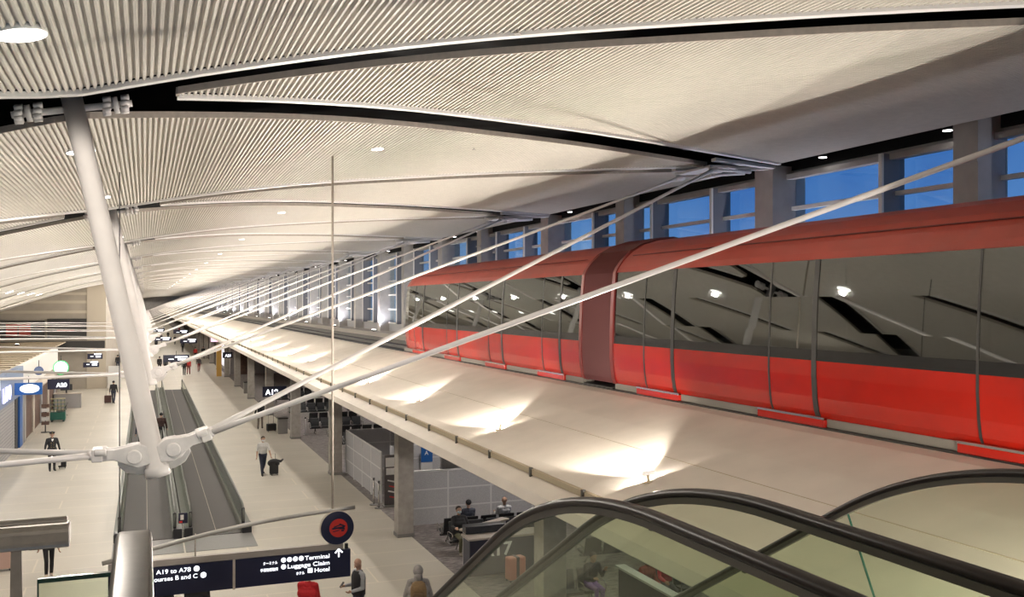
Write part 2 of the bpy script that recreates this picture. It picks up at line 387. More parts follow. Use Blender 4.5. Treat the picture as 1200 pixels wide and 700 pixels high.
# soft round lights under the ceiling edge
def small_light(loc, r, label, group, par=None):
    t = thing('ceiling_light', label, 'light', loc, 0, group)
    mb = MB(); mb.tube([(0, 0, .05), (0, 0, -.012)], r * 1.12, 18); mb.build('rim', M_dark if r < .14 else M_trim, t)
    mb = MB(); mb.tube([(0, 0, -.010), (0, 0, -.02)], r, 18); mb.build('lens', M_dl, t)
    return t
for k in range(0, 12):
    for j, dy in enumerate((3.4, 6.9)):
        y = 12.0 + BAY * k / 1.0 + dy - 1.9
        small_light((14.1, y, R(3.28 - .14 * 0)), .085, f'small downlight by the windows, {ORD[2*k+j]} along the tram side', 'downlights by the windows')
# ------------------------------------------------------------------ struts and rods
def node_arm(mb, o, d, sgn):
    d = Vector(d).normalized(); yv = Vector((0, 1, 0)); zv = d.cross(yv); zv = zv if zv.z > 0 else -zv
    rot = Matrix((d, yv, zv)).transposed()
    o = Vector(o)
    mb.sphere(o + d * .20 + zv * .0, (.17, .10, .15), 14, rot=rot)                 # boss
    mb.tube([o + d * .20 - yv * .13 + zv * -.01, o + d * .20 + yv * .13 + zv * -.01], .085, 14)
    for s_ in (-1, 1):                                                             # lug plates
        secs = []
        for (u, hz, oz) in ((.02, .10, .0), (.16, .145, .0), (.30, .10, .01), (.42, .065, .02), (.56, .07, .02)):
            c = o + d * u + zv * oz + yv * (s_ * .075)
            secs.append([c + zv * hz + yv * .03, c - zv * hz + yv * .03, c - zv * hz - yv * .03, c + zv * hz - yv * .03])
        mb.loft(secs)
    mb.box(o + d * .60 + zv * .02, (.12, .27, .15), rot)                           # socket block
    for s_ in (-1, 1): mb.tube([o + d * .60 + yv * s_ * .07 + zv * .02, o + d * .70 + yv * s_ * .09 + zv * .02], [.06, .05], 12)
    for s_ in (-1, 1): mb.tube([o + d * .50 + yv * s_ * .12 + zv * .06, o + d * .63 + yv * s_ * .12 + zv * .06], .045, 10)
    # curved lower web
    secs = [[o + d * u - zv * (a) + yv * .02, o + d * u - zv * b + yv * .02, o + d * u - zv * b - yv * .02, o + d * u - zv * a - yv * .02] for (u, a, b) in ((0, .05, .22), (.15, .05, .235), (.28, .05, .21), (.38, .04, .12))]
    mb.loft(secs, mi=0)
NODE = Vector((.10, 0, -1.80))
XJR, XJL = 11.9, -13.4
for k in range(NP):
    y = Y0 + BAY * k; n_ = ORD[k]
    t = thing('roof_strut', f'leaning white tubular roof strut, {n_} in the row down the hall', 'strut', (0, y, R(-2.06)), 0, 'leaning roof struts')
    z0 = 2.06
    mb = MB(); a = Vector((.15, 0, -2.06 + z0)); b = Vector((-.80, 0, 2.42 + z0)); ax = (b - a).normalized()
    mb.tube([a, a + ax * .05, a + ax * .12, a + ax * .125, b], [.145, .145, .145, .118, .118], 20); mb.build('pole', M_steel, t)
    for sgn, d, nm in ((-1, (-1, 0, .02), 'node_arm'), (1, (1, 0, .34), 'node_arm')):
        mb = MB(); node_arm(mb, NODE + Vector((sgn * .02, 0, z0)), d, sgn); mb.build(nm, M_cast, t, bevel=.015)
    for sgn in (-1, 1):
        mb = MB(); c = Vector((XP + sgn * .46, 0, float(zc(XP + sgn * .46)) - H - .06 + z0)); sl = Vector((sgn, 0, .2 * sgn)).normalized()
        mb.tube([Vector((XP, 0, 2.26 + z0)), c + sl * .18], .04, 10)
        mb.tube([c - sl * .03, c + sl * .03], .10, 16)
        for j in range(8):
            g_ = 2 * PI * j / 8; off = Vector((0, math.cos(g_) * .085, math.sin(g_) * .085))
            for q in (-.1, .1): mb.tube([c + sl * q + off - sl * .045, c + sl * q + off + sl * .045], .03, 8)
        mb.build('bolt_flange', M_cast, t)
    for sd, sx in (('window', 1), ('shop', -1)):
        for fn, sy in (('near', -1), ('far', 1)):
            d = Vector((1, 0, .34)).normalized() if sx > 0 else Vector((-1, 0, .02)).normalized()
            p0 = Vector((0, y, R(0))) + NODE + d * .68 + Vector((0, sy * .085, .02))
            xj = XJR if sx > 0 else XJL
            if sx < 0 and y + sy * 6.1 > 92.5: continue
            p1 = Vector((xj, y + sy * (6.0 if sx > 0 else 6.1), float(zc(xj)) - (.22 if sx > 0 else .2)))
            mb = MB(); dd = p1 - p0; mb.tube([Vector((0, 0, 0)), dd * .04, dd * .96, dd], [.042, .034, .034, .045], 10)
            o = mb.build('tension_rod', M_steel); o.location = p0
            tag(o, f'white steel rod from the {n_} strut node to the {fn} {sd}-side joint', 'rod', 'tension rods under the roof')
# rib ends at the window columns
for k in range(-1, NP - 1):
    y = Y0 + BAY * (k + .5); n_ = ORD[k + 1]
    t = thing('rib_bracket', f'white bracket where rods meet, {n_} broad window column', 'bracket', (0, y, 0), 0, 'brackets at the window columns')
    z = float(zc(XJR)); z2 = float(zc(13.9))
    mb = MB()
    for s_ in (-1, 1):
        a = Vector((XJR - .1, s_ * .85, z - .06)); b = Vector((13.95, s_ * .12, z2 - .06)); d = b - a; pr = Vector((0, .09, 0))
        mb.loft([[a - pr, a + pr, a + pr + Vector((0, 0, .07)), a - pr + Vector((0, 0, .07))], [b - pr, b + pr, b + pr + Vector((0, 0, .07)), b - pr + Vector((0, 0, .07))]])
    mb.build('flange', M_trim, t)
    mb = MB(); mb.box((XJR + .25, 0, z - .15), (.75, 1.5, .05)); mb.box((XJR + .3, 0, z - .2), (.12, .5, .22))
    for s_ in (-1, 1):
        mb.sphere((XJR, s_ * .7, z - .22), (.13, .09, .09), 12)
        mb.tube([(XJR + .1, s_ * .65, z - .2), (13.3, s_ * .1, z - .12)], .05, 8)
    mb.build('joint_plate', M_cast, t)
# ------------------------------------------------------------------ ceiling downlights
def big_light(x_, y, r, label, group):
    sl = math.atan(float(zc(x_ + .1) - zc(x_ - .1)) / .2)
    t = thing('ceiling_light', label, 'light', (x_, y, float(zc(x_)) + .0), 0, group); t.rotation_euler = (0, -sl, 0)
    mb = MB(); mb.tube([(0, 0, .05), (0, 0, -.015)], r * 1.06, 24); mb.build('rim', M_trim, t)
    mb = MB(); mb.tube([(0, 0, -.012), (0, 0, -.022)], r, 24); mb.build('lens', M_dl, t)
yl = [8.9 + 6.62 * i for i in range(22)]
for i, y in enumerate(yl):
    big_light(-.98 if i == 0 else -.9, y, .2, f'round ceiling downlight over the strut row, {ORD[i]} down the hall', 'downlights over the strut row')
    spot((-.9, y, float(zc(-.9)) - .12), (.02, 0, -1), 520, 179, col=(1, .93, .83), rad=.06, blend=.15)
for i in range(5):
    big_light(-7.6, 58 + i * 5.6, .22, f'round ceiling downlight above the shops, {ORD[i]} from the pilot side', 'downlights above the shops')
for i, (x_, y) in enumerate(((3.7, 9.3), (6.0, 17.4), (4.1, 23.4))):
    o = thing('sprinkler_head', ('small sprinkler on the ceiling nearest the camera', 'small sprinkler on the ceiling above the tram', 'small sprinkler on the ceiling past the hanging rod')[i], 'sprinkler', (x_, y, float(zc(x_))), 0, 'ceiling sprinklers')
    mb = MB(); mb.tube([(0, 0, .06), (0, 0, -.03)], .012, 8); mb.build('pipe', M_conc, o)
    mb = MB(); mb.tube([(0, 0, -.03), (0, 0, -.036)], .04, 12); mb.build('deflector', M_conc, o)
# ------------------------------------------------------------------ uplights on the guideway edge
def slope_z(x_):
    P = prof[:6][::-1]
    for a, b in zip(P, P[1:]):
        if a[0] <= x_ <= b[0]: return a[1] + (b[1] - a[1]) * (x_ - a[0]) / (b[0] - a[0])
UX = 6.25
UP_E, FAN_E = 950.0, 150.0
for i in range(-1, 29):
    y = 11.0 + 5.6 * i if i >= 0 else 3.4  # nearest one is added out of view, brightening the front of the ceiling
    zb = R(slope_z(UX))
    t = thing('uplight', f'small uplight on the sloping guideway edge, {ORD[min(i+1, 29)]} from the escalator', 'uplight', (UX, y, zb), 0, 'uplights along the guideway')
    mb = MB(); mb.tube([(0, 0, -.03), (0, 0, .13)], .02, 8); mb.b2(-.09, .09, -.03, .03, .0, .018); mb.build('stem', M_groove, t)
    mb = MB(); mb.tube([(-.08, .0, .135), (.08, 0, .135)], .028, 10); mb.b2(-.09, .09, -.03, -.018, .11, .165); mb.build('lamp_head', M_trim, t)
    mb = MB(); mb.b2(-.07, .07, .02, .03, .13, .15); mb.build('lens', M_lamp, t)
    if i == 28:
        for yy in range(180, 430, 18): spot((UX - .02, yy, zb + .26), (-.454, 0, .891), UP_E * 2.5, 120, rad=.04)
    spot((UX - .02, y + .05, zb + .26), (-.669, 0, .743), UP_E, 150, rad=.04)
    spot((UX, y + .06, zb + .30), (.40, 1.55, -.15), 1700, 62, rad=.03, blend=.5)
    spot((UX, y + .06, zb + .14), (.05, 1, .25), FAN_E * .3, 176, rad=.03)
# ------------------------------------------------------------------ tram
XT = 9.0
TP = [(.06, -1.65), (.02, -1.55), (-.01, -1.35), (-.03, -1.05), (-.03, -.82), (-.027, -.66), (-.02, -.4), (.0, .1), (.05, .64), (.10, .74), (.22, .90), (.42, 1.08), (.70, 1.23), (1.05, 1.33), (1.40, 1.36)]
def nose(y, ya, yb):   # inset near a car's end
    return 0.0
tram = thing('tram', 'red two-car airport tram with dark windows on the guideway', 'tram', (XT, 18.0, R(-2.06)))
tz = 2.06
def strip(i0, i1, y0, y1, off, name, m, parent, ny=2, thick=.03, ends=None):
    mb = MB(); secs = []
    ys = [y0 + (y1 - y0) * j / ny for j in range(ny + 1)]
    for y in ys:
        ins = 0.0
        if ends:
            for (ye, L, dep) in ends:
                q = 1 - abs(y - ye) / L
                if q > 0: ins = max(ins, dep * (1 - math.sqrt(max(0, 1 - q * q))))
        outer = []; inner = []
        for (dx, z) in TP[i0:i1 + 1]:
            zz = z
            if ins and z > .0: zz = z - ins * .45 * (z / 1.3)
            outer.append((dx - off + ins, y - 18.0, zz + tz)); inner.append((dx + thick + ins, y - 18.0, zz + tz - (.0 if i1 < 10 else thick * .5)))
        secs.append(outer + inner[::-1])
    mb.loft(secs, smooth=False)
    o = mb.build(name, m, parent)
    for p in o.data.polygons: p.use_smooth = False
    return o
CARS = [(2.0, 17.25, False), (18.75, 34.7, True)]
THICK = [[3.2, 7.1, 11.0, 14.9], [19.9, 23.7, 27.6, 31.45]]
for ci, (ya, yb, fr) in enumerate(CARS):
    ends = [(yb, 1.3, .55)] if fr else None
    ny = 24
    strip(0, 4, ya, yb, 0, 'lower_body', M_red, tram, ny, .05, ends)
    strip(4, 5, ya, yb, .004, 'window_sill', mat('sill_black', (.012, .012, .012), .15), tram, ny, .05, ends)
    strip(5, 8, ya, yb, 0.004, 'window_band', M_tglass, tram, ny, .012, ends)
    strip(8, 14, ya, yb, .012, 'roof', M_roofred, tram, ny, .05, ends)
    # far half of the shell
    mb = MB(); mb.b2(2.75, 2.80, ya - 18, yb - 18 - (.4 if fr else 0), tz - 1.7, tz + 1.1); mb.build('far_side', M_red, tram)
    mb = MB(); mb.loft([[(1.35, y - 18, tz + 1.34), (1.35, y - 18, tz + 1.30), (2.8, y - 18, tz + 1.0), (2.8, y - 18, tz + 1.08), (2.2, y - 18, tz + 1.3)] for y in (ya, yb - (1.0 if fr else 0))]); mb.build('far_roof', M_roofred, tram)
    mb = MB(); mb.b2(.08, 2.75, ya - 18, yb - 18 - (1.0 if fr else 0), tz - 1.68, tz - 1.58); mb.build('cabin_floor', M_seam, tram)
    if fr:
        mb = MB(); mb.b2(.55, 2.75, yb - 18 - .12, yb - 18 - .02, tz - 1.6, tz + 1.0); mb.build('front_end', M_red, tram)
    for y in THICK[ci]:
        if ya < y < yb:
            strip(0, 8, y - .05, y + .05, .014, 'door_seam', M_seam, tram, 1, .01)
            strip(0, 8, y + 1.05 - .018, y + 1.05 + .018, .010, 'panel_seam', M_seam, tram, 1, .01)
            # red step segment under each door
            mb = MB(); mb.b2(-.03, .08, y - .2 - 18, y + 1.35 - 18, tz - 1.77, tz - 1.62); mb.build('door_step', M_red, tram, bevel=.01)
            mb = MB(); mb.b2(-.035, .03, y - .2 - 18, y + 1.35 - 18, tz - 1.655, tz - 1.625); mb.build('step_edge', M_chrome, tram)
    mb = MB(); mb.b2(.03, .3, ya - 18, yb - 18 - (.5 if fr else 0), tz - 1.76, tz - 1.645); mb.build('sill_strip', M_skirt, tram)
    mb = MB(); mb.b2(.06, 2.6, ya + .2 - 18, yb - 18 - (.9 if fr else .2), tz - 2.02, tz - 1.83); mb.build('underframe', M_seam, tram)
    # dark bands top and bottom of the glass, groove on the roof
    mb = MB(); mb.tube([(.285, ya + .3 - 18, tz + .985), (.285, yb - (1.6 if fr else .3) - 18, tz + .985)], .012, 6); mb.build('roof_groove', M_bellow, tram)
    # inside: poles and benches seen through the tinted glass
    for y in np.arange(ya + 1.6, yb - 1, 2.6):
        mb = MB(); mb.tube([(.9, y - 18, tz - 1.6), (.9, y - 18, tz + 1.1)], .02, 8); mb.build('grab_pole', M_chrome, tram)
    mb = MB(); mb.b2(2.2, 2.7, ya + 2 - 18, yb - 2 - 18, tz - 1.2, tz - 1.1); mb.b2(2.62, 2.72, ya + 2 - 18, yb - 2 - 18, tz - 1.1, tz - .6); mb.build('bench', M_seat, tram)
# gangway bellows
mb = MB(); secs = []
for j in range(25):
    y = 17.25 + 1.5 * j / 24; o_ = -.05 if j % 2 else .045
    secs.append([(dx - o_ + .01, y - 18, z + tz + (.04 - o_ * .5 if z > 1 else 0)) for dx, z in TP] + [(2.6, y - 18, tz + 1.2), (2.6, y - 18, tz - 1.7)])
mb.loft(secs); mb.build('gangway_bellows', M_bellow, tram)
for y in (17.25, 18.72):
    strip(0, 14, y - .05, y + .08, .035, 'end_frame', mat('frame_red', (.15, .008, .005), .35), tram, 1, .05)
mb = MB(); mb.b2(.0, .4, 17.3 - 18, 18.7 - 18, tz - 2.0, tz - 1.74); mb.build('coupler_cover', M_seam, tram)
# ------------------------------------------------------------------ escalator balustrades
def railpath(y1, zr, ya=-1.6, rad=4.2, down=10.2, ang=math.radians(30)):
    P = [(ya, zr), (y1 - .3, zr)]; n = 16
    for i in range(n + 1):
        a = ang * i / n; P.append((y1 + rad * math.sin(a), zr - rad * (1 - math.cos(a))))
    y, z = P[-1]; P.append((y + down * .5 * math.cos(ang), z - down * .5 * math.sin(ang))); P.append((y + down * math.cos(ang), z - down * math.sin(ang)))
    return P
def balustrade(x_, y1, zr, label, joints, rad=4.2, down=10.2):
    P = railpath(y1, zr, rad=rad, down=down)
    t = thing('escalator_balustrade', label, 'escalator balustrade', (x_, 0, R(zr - 1.0)), 0, 'escalator balustrades')
    o = 1.0 - zr
    mb = MB(); mb.tube([(0, y, z + o) for y, z in P], .027, 16, sx=1.45); mb.build('handrail', M_rubber, t)
    mb = MB(); mb.loft([[(-.018, y, z + o - .06), (.018, y, z + o - .06), (.026, y, z + o - .022), (-.026, y, z + o - .022)] for y, z in P]); mb.build('rail_track', M_track2, t)
    # glass panes split at the joints
    Q = []
    for (a, b), (c, d) in zip(P, P[1:]):
        m = max(1, int((c - a) / .15))
        Q += [(a + (c - a) * j / m, b + (d - b) * j / m) for j in range(m)]
    Q.append(P[-1]); cuts = [-9] + joints + [99]
    for c0, c1 in zip(cuts, cuts[1:]):
        q = [p for p in Q if c0 + .004 <= p[0] <= c1 - .004]
        if len(q) < 2: continue
        mb = MB(); mb.loft([[(-.006, y, z + o - .055), (.006, y, z + o - .055), (.006, y, z + o - .82), (-.006, y, z + o - .82)] for y, z in q]); g_ = mb.build('glass_panel', M_bglass, t)
        mb = MB(); y, z = q[0]; mb.b2(-.006, .006, y - .006, y - .001, z + o - .82, z + o - .055); mb.build('glass_edge', M_gedge, g_)
    mb = MB(); mb.loft([[(-.05, y, z + o - .8), (.05, y, z + o - .8), (.05, y, z + o - 1.05), (-.05, y, z + o - 1.05)] for y, z in P]); mb.build('skirt', M_stain, t)
    return t
RX1, RX2, RX3, ZR, YR = 2.18, 2.81, 4.89, -.98, 3.72
balustrade(RX1, YR, ZR, 'black-handrail glass escalator balustrade, the leftmost of the three', [])
balustrade(RX2, YR, ZR, 'black-handrail glass escalator balustrade just behind the leftmost one', [])
b3 = balustrade(RX3, YR - .15, ZR, 'black-handrail glass escalator balustrade nearest the tram', [])
mb = MB(); mb.loft([[(-.008, y, z), (.008, y, z), (.008, y + .006, z), (-.008, y + .006, z)] for y, z in ((5.62, 1.0 - ZR - 1.56), (5.25, 1.0 - ZR - 2.30))]); mb.build('glass_joint', M_gedge, b3)
P_ = railpath(YR, ZR - .97, rad=4.2)
t = thing('escalator', 'grey escalator steps between two glass balustrades', 'escalator', ((RX1 + RX2) / 2, 0, 0))
mb = MB()
mb.loft([[(-.22, y, R(z) - .04), (.22, y, R(z) - .04), (.22, y, R(z) - .3), (-.22, y, R(z) - .3)] for y, z in P_]); mb.build('truss', M_dark, t)
for i in range(25):
    y = 5.0 + i * .36; mb = MB(); mb.b2(-.22, .22, y, y + .38, R(-2.0 - .207 * i - .2), R(-2.0 - .207 * i)); mb.build('step', M_belt, t)
# ------------------------------------------------------------------ stainless guard rails
def rrect(w, h, r, n=4):
    P = []
    for (cx, cy, a0) in ((w / 2 - r, h / 2 - r, 0), (-w / 2 + r, h / 2 - r, 90), (-w / 2 + r, -h / 2 + r, 180), (w / 2 - r, -h / 2 + r, 270)):
        for i in range(n + 1):
            a = math.radians(a0 + 90 * i / n); P.append((cx + r * math.cos(a), cy + r * math.sin(a)))
    return P
t = thing('guard_rail', 'brushed stainless guard rail running towards the hall beside the sign', 'guard rail', (-.025, 2.3, R(-1.9)))
mb = MB(); sec = rrect(.082, .055, .012)
stn = [(-2.6, 1, 0), (.10, 1, 0), (.16, .97, -.004), (.2, .9, -.012), (.215, .75, -.02)]
mb.loft([[(px * s_, y, 1.325 + pz * s_ + dz) for px, pz in sec] for y, s_, dz in stn], smooth=True); mb.build('top_rail', M_stain2, t)
mb = MB(); mb.b2(-.006, .006, -2.5, .10, .05, 1.30); mb.build('glass_panel', M_bglass, t)
mb = MB(); mb.b2(-.02, .02, .1, .14, .0, 1.3); mb.build('post', M_stain, t)
t = thing('guard_rail', 'brushed stainless guard rail crossing the lower left corner', 'guard rail', (-.3, 2.64, R(-1.9)))
mb = MB(); mb.loft([[(x_, py, 1.315 + pz) for py, pz in rrect(.075, .062, .02)] for x_ in (-3.5, .11, .122)], smooth=False)
mb.tube([(-3.5, .012, 1.344), (.115, .012, 1.344)], .014, 10); mb.build('top_rail', M_stain, t, bevel=.004)
mb = MB(); mb.loft([[(-.012 - a, -.006, z), (.012 + a, -.006, z), (.012 + a, .006, z), (-.012 - a, .006, z)] for z, a in ((0, .02), (1.29, 0))]); mb.build('post', M_stain, t)
mb = MB(); mb.b2(.05, .26, -.006, .006, .05, 1.195); gp = mb.build('glass_panel', M_bglass, t)
mb = MB(); mb.b2(.05, .26, -.007, .007, 1.195, 1.206); mb.b2(.047, .05, -.007, .007, .05, 1.206); mb.build('glass_edge', M_gedge, gp)
# ------------------------------------------------------------------ hanging sign
YS = 18.4
t = thing('hanging_sign', 'long navy direction sign with white lettering and round emblem on hanging rods', 'sign', (1.6, YS, R(-5.36)))
o = lambda X, z: (X - 1.6, z + 5.36)
def sb(x0, x1, z0, z1, y0, y1, name, m, par=None, **k):
    a, c = o(x0, z0); b, d = o(x1, z1); mb = MB(); mb.b2(a, b, y0, y1, c, d); return mb.build(name, m, par or t, **k)
sb(-.62, 1.535, -5.36, -4.825, -.06, .06, 'sign_panel', M_navy); sb(1.58, 3.76, -5.36, -4.825, -.06, .06, 'sign_panel', M_navy)
sb(1.535, 1.58, -5.38, -4.82, -.065, .065, 'divider', M_fascia); sb(-.62, 3.62, -4.815, -4.70, -.05, .05, 'top_channel', mat('channel_taupe', (.33, .29, .26), .5)); sb(3.66, 3.72, -4.82, -4.72, -.03, .03, 'end_clip', M_seam)
XR90 = (PI / 2, 0, 0)
def sl(body, X, z, size, width=None, b=.0008): a, c = o(X, z); return text(body, size, 'lettering', M_white, t, (a, -.064, c), XR90, 'RIGHT', .002, b, width)
sl('A19 to A78', .79, -4.955, .112, .60); sl('Concourses B and C', .91, -5.085, .112, 1.02)
sl('Terminal', 3.355, -4.955, .112, .475); sl('Luggage Claim', 3.355, -5.085, .112, .80); sl('Hotel', 3.355, -5.21, .112, .285)
sl('ターミナル', 2.36, -4.975, .07, .27, .001); sl('手荷物受取所', 2.37, -5.10, .068, .33, .001); sl('ホテル', 2.87, -5.225, .07, .16, .001)
def icon(X, z, r, glyph='', q=18):
    a, c = o(X, z); mb = MB(); mb.tube([(a, -.060, c), (a, -.066, c)], r, q); mb.build('icon', M_white, t)
    if glyph: text(glyph, r * 1.5, 'icon_glyph', M_navy, t, (a, -.068, c - r * .52), XR90, 'CENTER', .001, .002)
icon(.89, -4.915, .052, '↑'); icon(1.01, -5.045, .052, '↑')
for i, gl in enumerate('iPT?'): icon(2.47 + i * .112, -4.915, .046, gl)
icon(2.47, -5.045, .046, 'o'); sb(2.93, 3.02, -5.21, -5.12, -.066, -.06, 'icon', M_white)
mb = MB(); a, c = o(3.53, -4.96)
mb.b2(a - .014, a + .014, -.066, -.06, c, c + .15)
for s_ in (-1, 1): mb.box((a + s_ * .037, -.063, c + .118), (.10, .006, .028), Matrix.Rotation(s_ * math.radians(45), 3, 'Y'))
mb.build('arrow', M_white, t)
a, c = o(3.50, -4.385); mb = MB(); mb.tube([(a, -.07, c), (a, .07, c)], .325, 40); mb.build('emblem_edge', M_fascia, t)
mb = MB(); mb.tube([(a, -.072, c), (a, -.085, c)], .322, 40); em = mb.build('emblem_disc', M_navy, t)
mb = MB(); mb.tube([(a + .02, -.086, c + .0), (a + .02, -.092, c + .0)], .178, 32); mb.build('emblem_mark', mat('emblem_red', (.55, .03, .02), .45), em)
mb = MB()
for (dx, dz, w_, h_, an) in ((-.02, .045, .20, .022, -18), (.09, .05, .16, .03, 24), (-.03, -.0, .26, .035, -4), (.08, -.02, .16, .02, 8), (-.06, -.055, .16, .016, -10), (.12, .0, .05, .06, 0), (.1, -.055, .07, .03, 0)):
    mb.box((a + .02 + dx * .8, -.094, c + dz), (w_ * .8, .004, h_), Matrix.Rotation(math.radians(an), 3, 'Y'))
mb.build('emblem_lines', M_navy, em)
mb = MB(); pts = []
for i in range(17):
    u = i / 16; X = -.72 + 4.58 * u; z = -4.68 + .46 * u + .22 * math.sin(PI * u) * .55 + .2 * u; a, c = o(X, z); pts.append((a, .0, c))
mb.tube(pts, .042, 10, sx=.7); mb.build('cross_bar', mat('bar_grey', (.42, .40, .37), .4, metal=.4), t)
for X, zt, zb, r, m_, nm in ((3.42, float(zc(3.42)) - H, -4.07, .022, M_fascia, 'hanger_rod'), (-.43, float(zc(-.43)) - H, -4.75, .009, M_dark, 'hanger_cable'), (.87, -4.28, -4.72, .012, M_fascia, 'hanger_link')):
    mb = MB(); a, c = o(X, zb); _, d = o(X, zt); mb.tube([(a, 0, c), (a, 0, d)], r, 10); mb.build(nm, m_, t)
# ------------------------------------------------------------------ moving walkways
def walkway(x0, x1, bl, br, label):
    ya, yb = 32.6, 89.0
    t = thing('moving_walkway', label, 'moving walkway', ((x0 + x1) / 2, ya, 0), 0, 'moving walkways'); cx = (x0 + x1) / 2
    mb = MB(); mb.b2(x0 - cx - .02, x1 - cx + .02, 0, yb - ya, .005, .03); mb.build('belt', M_belt, t)
    mb = MB(); mb.b2((x0 + x1) / 2 - cx - .007, (x0 + x1) / 2 - cx + .007, .0, yb - ya, .03, .033); mb.build('belt_line', M_fascia, t)
    for s_, (xa, xb) in ((-1, (x0 - bl, x0)), (1, (x1, x1 + br))):
        xi = (xb if s_ < 0 else xa) - cx; xo = (xa if s_ < 0 else xb) - cx; xm = xi + s_ * .07
        mb = MB(); sec = [(xi, .0), (xi, .22), (xi + s_ * .03, .26), (xo, .26), (xo, 0)]
        mb.loft([[(p, y, q) for p, q in sec] for y in (.1, yb - ya)]); b_ = mb.build('balustrade', M_walk, t)
        mb = MB(); mb.b2(xm - .008, xm + .008, .35, yb - ya - .3, .26, .90); mb.build('glass_side', M_wgl, b_)
        pts = [(xm, .25, .3), (xm, .04, .42), (xm, -.02, .6), (xm, .04, .78), (xm, .25, .92), (xm, .6, .96), (xm, yb - ya - .6, .96), (xm, yb - ya - .2, .85), (xm, yb - ya - .05, .6), (xm, yb - ya - .25, .3)]
        mb = MB(); mb.tube(pts, .035, 8, sx=1.3, up=Vector((1, 0, .01))); mb.build('handrail', mat('handrail_greygreen', (.13, .135, .12), .4), b_)
        mb = MB(); mb.b2(min(xi, xo) + .03, max(xi, xo) - .0, -.05, .3, .0, .33); mb.b2(xm - .05, xm + .05, .02, .12, .33, .85); mb.build('newel', M_dark, t, bevel=.02)
    mb = MB(); mb.b2(x0 - bl - cx, x1 + br - cx, -1.9, .0, .0, .012); mb.build('threshold_plate', mat('threshold', (.19, .185, .18), .6, metal=.0, noise=.1, scale=30), t)
walkway(-.70, .83, .25, .30, 'moving walkway on the shop side with grey belt')
walkway(1.46, 3.0, .28, .34, 'moving walkway on the gate side with grey belt')
p = floor_at(221, 634)
t = thing('walkway_notice', 'small navy notice on a post between the moving walkways', 'notice', (1.145, 32.2, 0))
mb = MB(); mb.tube([(0, 0, 0), (0, 0, .6)], .02, 8); mb.build('post', M_chrome, t)
mb = MB(); mb.b2(-.14, .14, -.02, .02, .58, .92); pn = mb.build('panel', M_navy, t, bevel=.01)
mb = MB(); mb.b2(-.08, .02, -.024, -.02, .70, .86); mb.build('figure_mark', M_trim, pn); mb = MB(); mb.b2(-.12, -.02, -.024, -.02, .60, .66); mb.build('red_mark', mat('notice_red', (.6, .02, .02), .5), pn)
# ------------------------------------------------------------------ lower columns
for k in range(15):
    y = 18.25 + 12.07 * k
    mb = MB(); mb.b2(7.74, 8.26, y - .26, y + .26, 0, R(-3.04)); c_ = struct(mb, 'column', M_conc, f'rectangular concrete column under the guideway, {ORD[k]} down the hall')
    mb = MB(); mb.b2(7.72, 8.28, y - .28, y + .28, 0, .12); mb.build('base_trim', M_bin, c_)
# waste bins and stanchions
for (px_, py_, w_, h_, lab) in ((331, 508, .55, .95, 'grey waste bin beside the column by the gate sign'), (291, 461, .75, 1.0, 'grey waste bin further down beside the columns')):
    p = floor_at(px_, py_); t = thing('waste_bin', lab, 'bin', p)
    mb = MB(); mb.b2(-w_ / 2, w_ / 2, -.3, .3, 0, h_ - .08); mb.build('body', M_bin, t, bevel=.02)
    mb = MB(); mb.b2(-w_ / 2 - .02, w_ / 2 + .02, -.32, .32, h_ - .08, h_); mb.build('lid', M_seam, t, bevel=.02)
for (px_, py_, lab, lt) in ((438, 592, 'thin black-topped stanchion post by the grey partition', 0), (444, 596, 'thin stanchion post nearest the red-lettered banner', 0), (358, 510, 'slim white stanchion post beside the gate carpet', 1)):
    p = floor_at(px_, py_); t = thing('stanchion', lab, 'stanchion', p, 0, 'stanchion posts')
    mb = MB(); mb.tube([(0, 0, .02), (0, 0, .98)], .03, 10); mb.build('pole', M_pframe if lt else M_chrome, t)
    mb = MB(); mb.tube([(0, 0, 0), (0, 0, .03)], .16, 16); mb.build('base', M_bin, t)
    mb = MB(); mb.tube([(0, 0, .96), (0, 0, 1.04)], .045, 10); mb.build('cap', M_dark, t)
# ------------------------------------------------------------------ partitions
def fence(x0, y0, x1, y1, h, n, label, zb=0.0):
    d = Vector((x1 - x0, y1 - y0, 0)); L = d.length; rz = math.atan2(d.y, d.x)
    t = thing('partition', label, 'partition', (x0, y0, .006), rz, 'grey partitions')
    for i in range(n):
        mb = MB(); mb.b2(L * i / n + .03, L * (i + 1) / n - .03, -.015, .015, .06, h - .03); mb.build('panel', M_panel, t)
    for i in range(n + 1):
        mb = MB(); mb.b2(L * i / n - .03, L * i / n + .03, -.025, .025, 0, h); mb.build('post', M_pframe, t)
    for z in (h / 3, h * 2 / 3, h):
        mb = MB(); mb.b2(0, L, -.022, .022, z - .022, z + .022); mb.build('crossbar', M_pframe, t)
    return t
fence(8.5, 35.6, 8.5, 42.4, 1.95, 4, 'long grey partition along the concourse edge by the stanchions')
fence(8.25, 31.3, 14.6, 31.3, 1.9, 4, 'grey grid partition beside the column, behind the seated people')
fence(8.7, 42.8, 14.5, 42.8, 1.9, 3, 'grey partition at the back of the enclosure')
fence(9.6, 38.6, 12.6, 38.6, 1.7, 2, 'inner grey partition with the small blue notice')
fence(10.6, 34.6, 15.0, 34.6, 1.9, 3, 'grey partition across the middle of the enclosure')
t = thing('notice_sign', 'small blue notice on the inner grey partition', 'notice', (11.1, 38.3, 0))
mb = MB(); mb.b2(-.25, .25, -.02, .02, 1.0, 1.65); mb.build('panel', M_deepblue, t); mb = MB(); mb.b2(-.25, .25, .0, .2, .0, 1.0); mb.build('stand', M_pframe, t)
text('A', .25, 'lettering', M_trim, t, (-.1, -.024, 1.3), XR90)
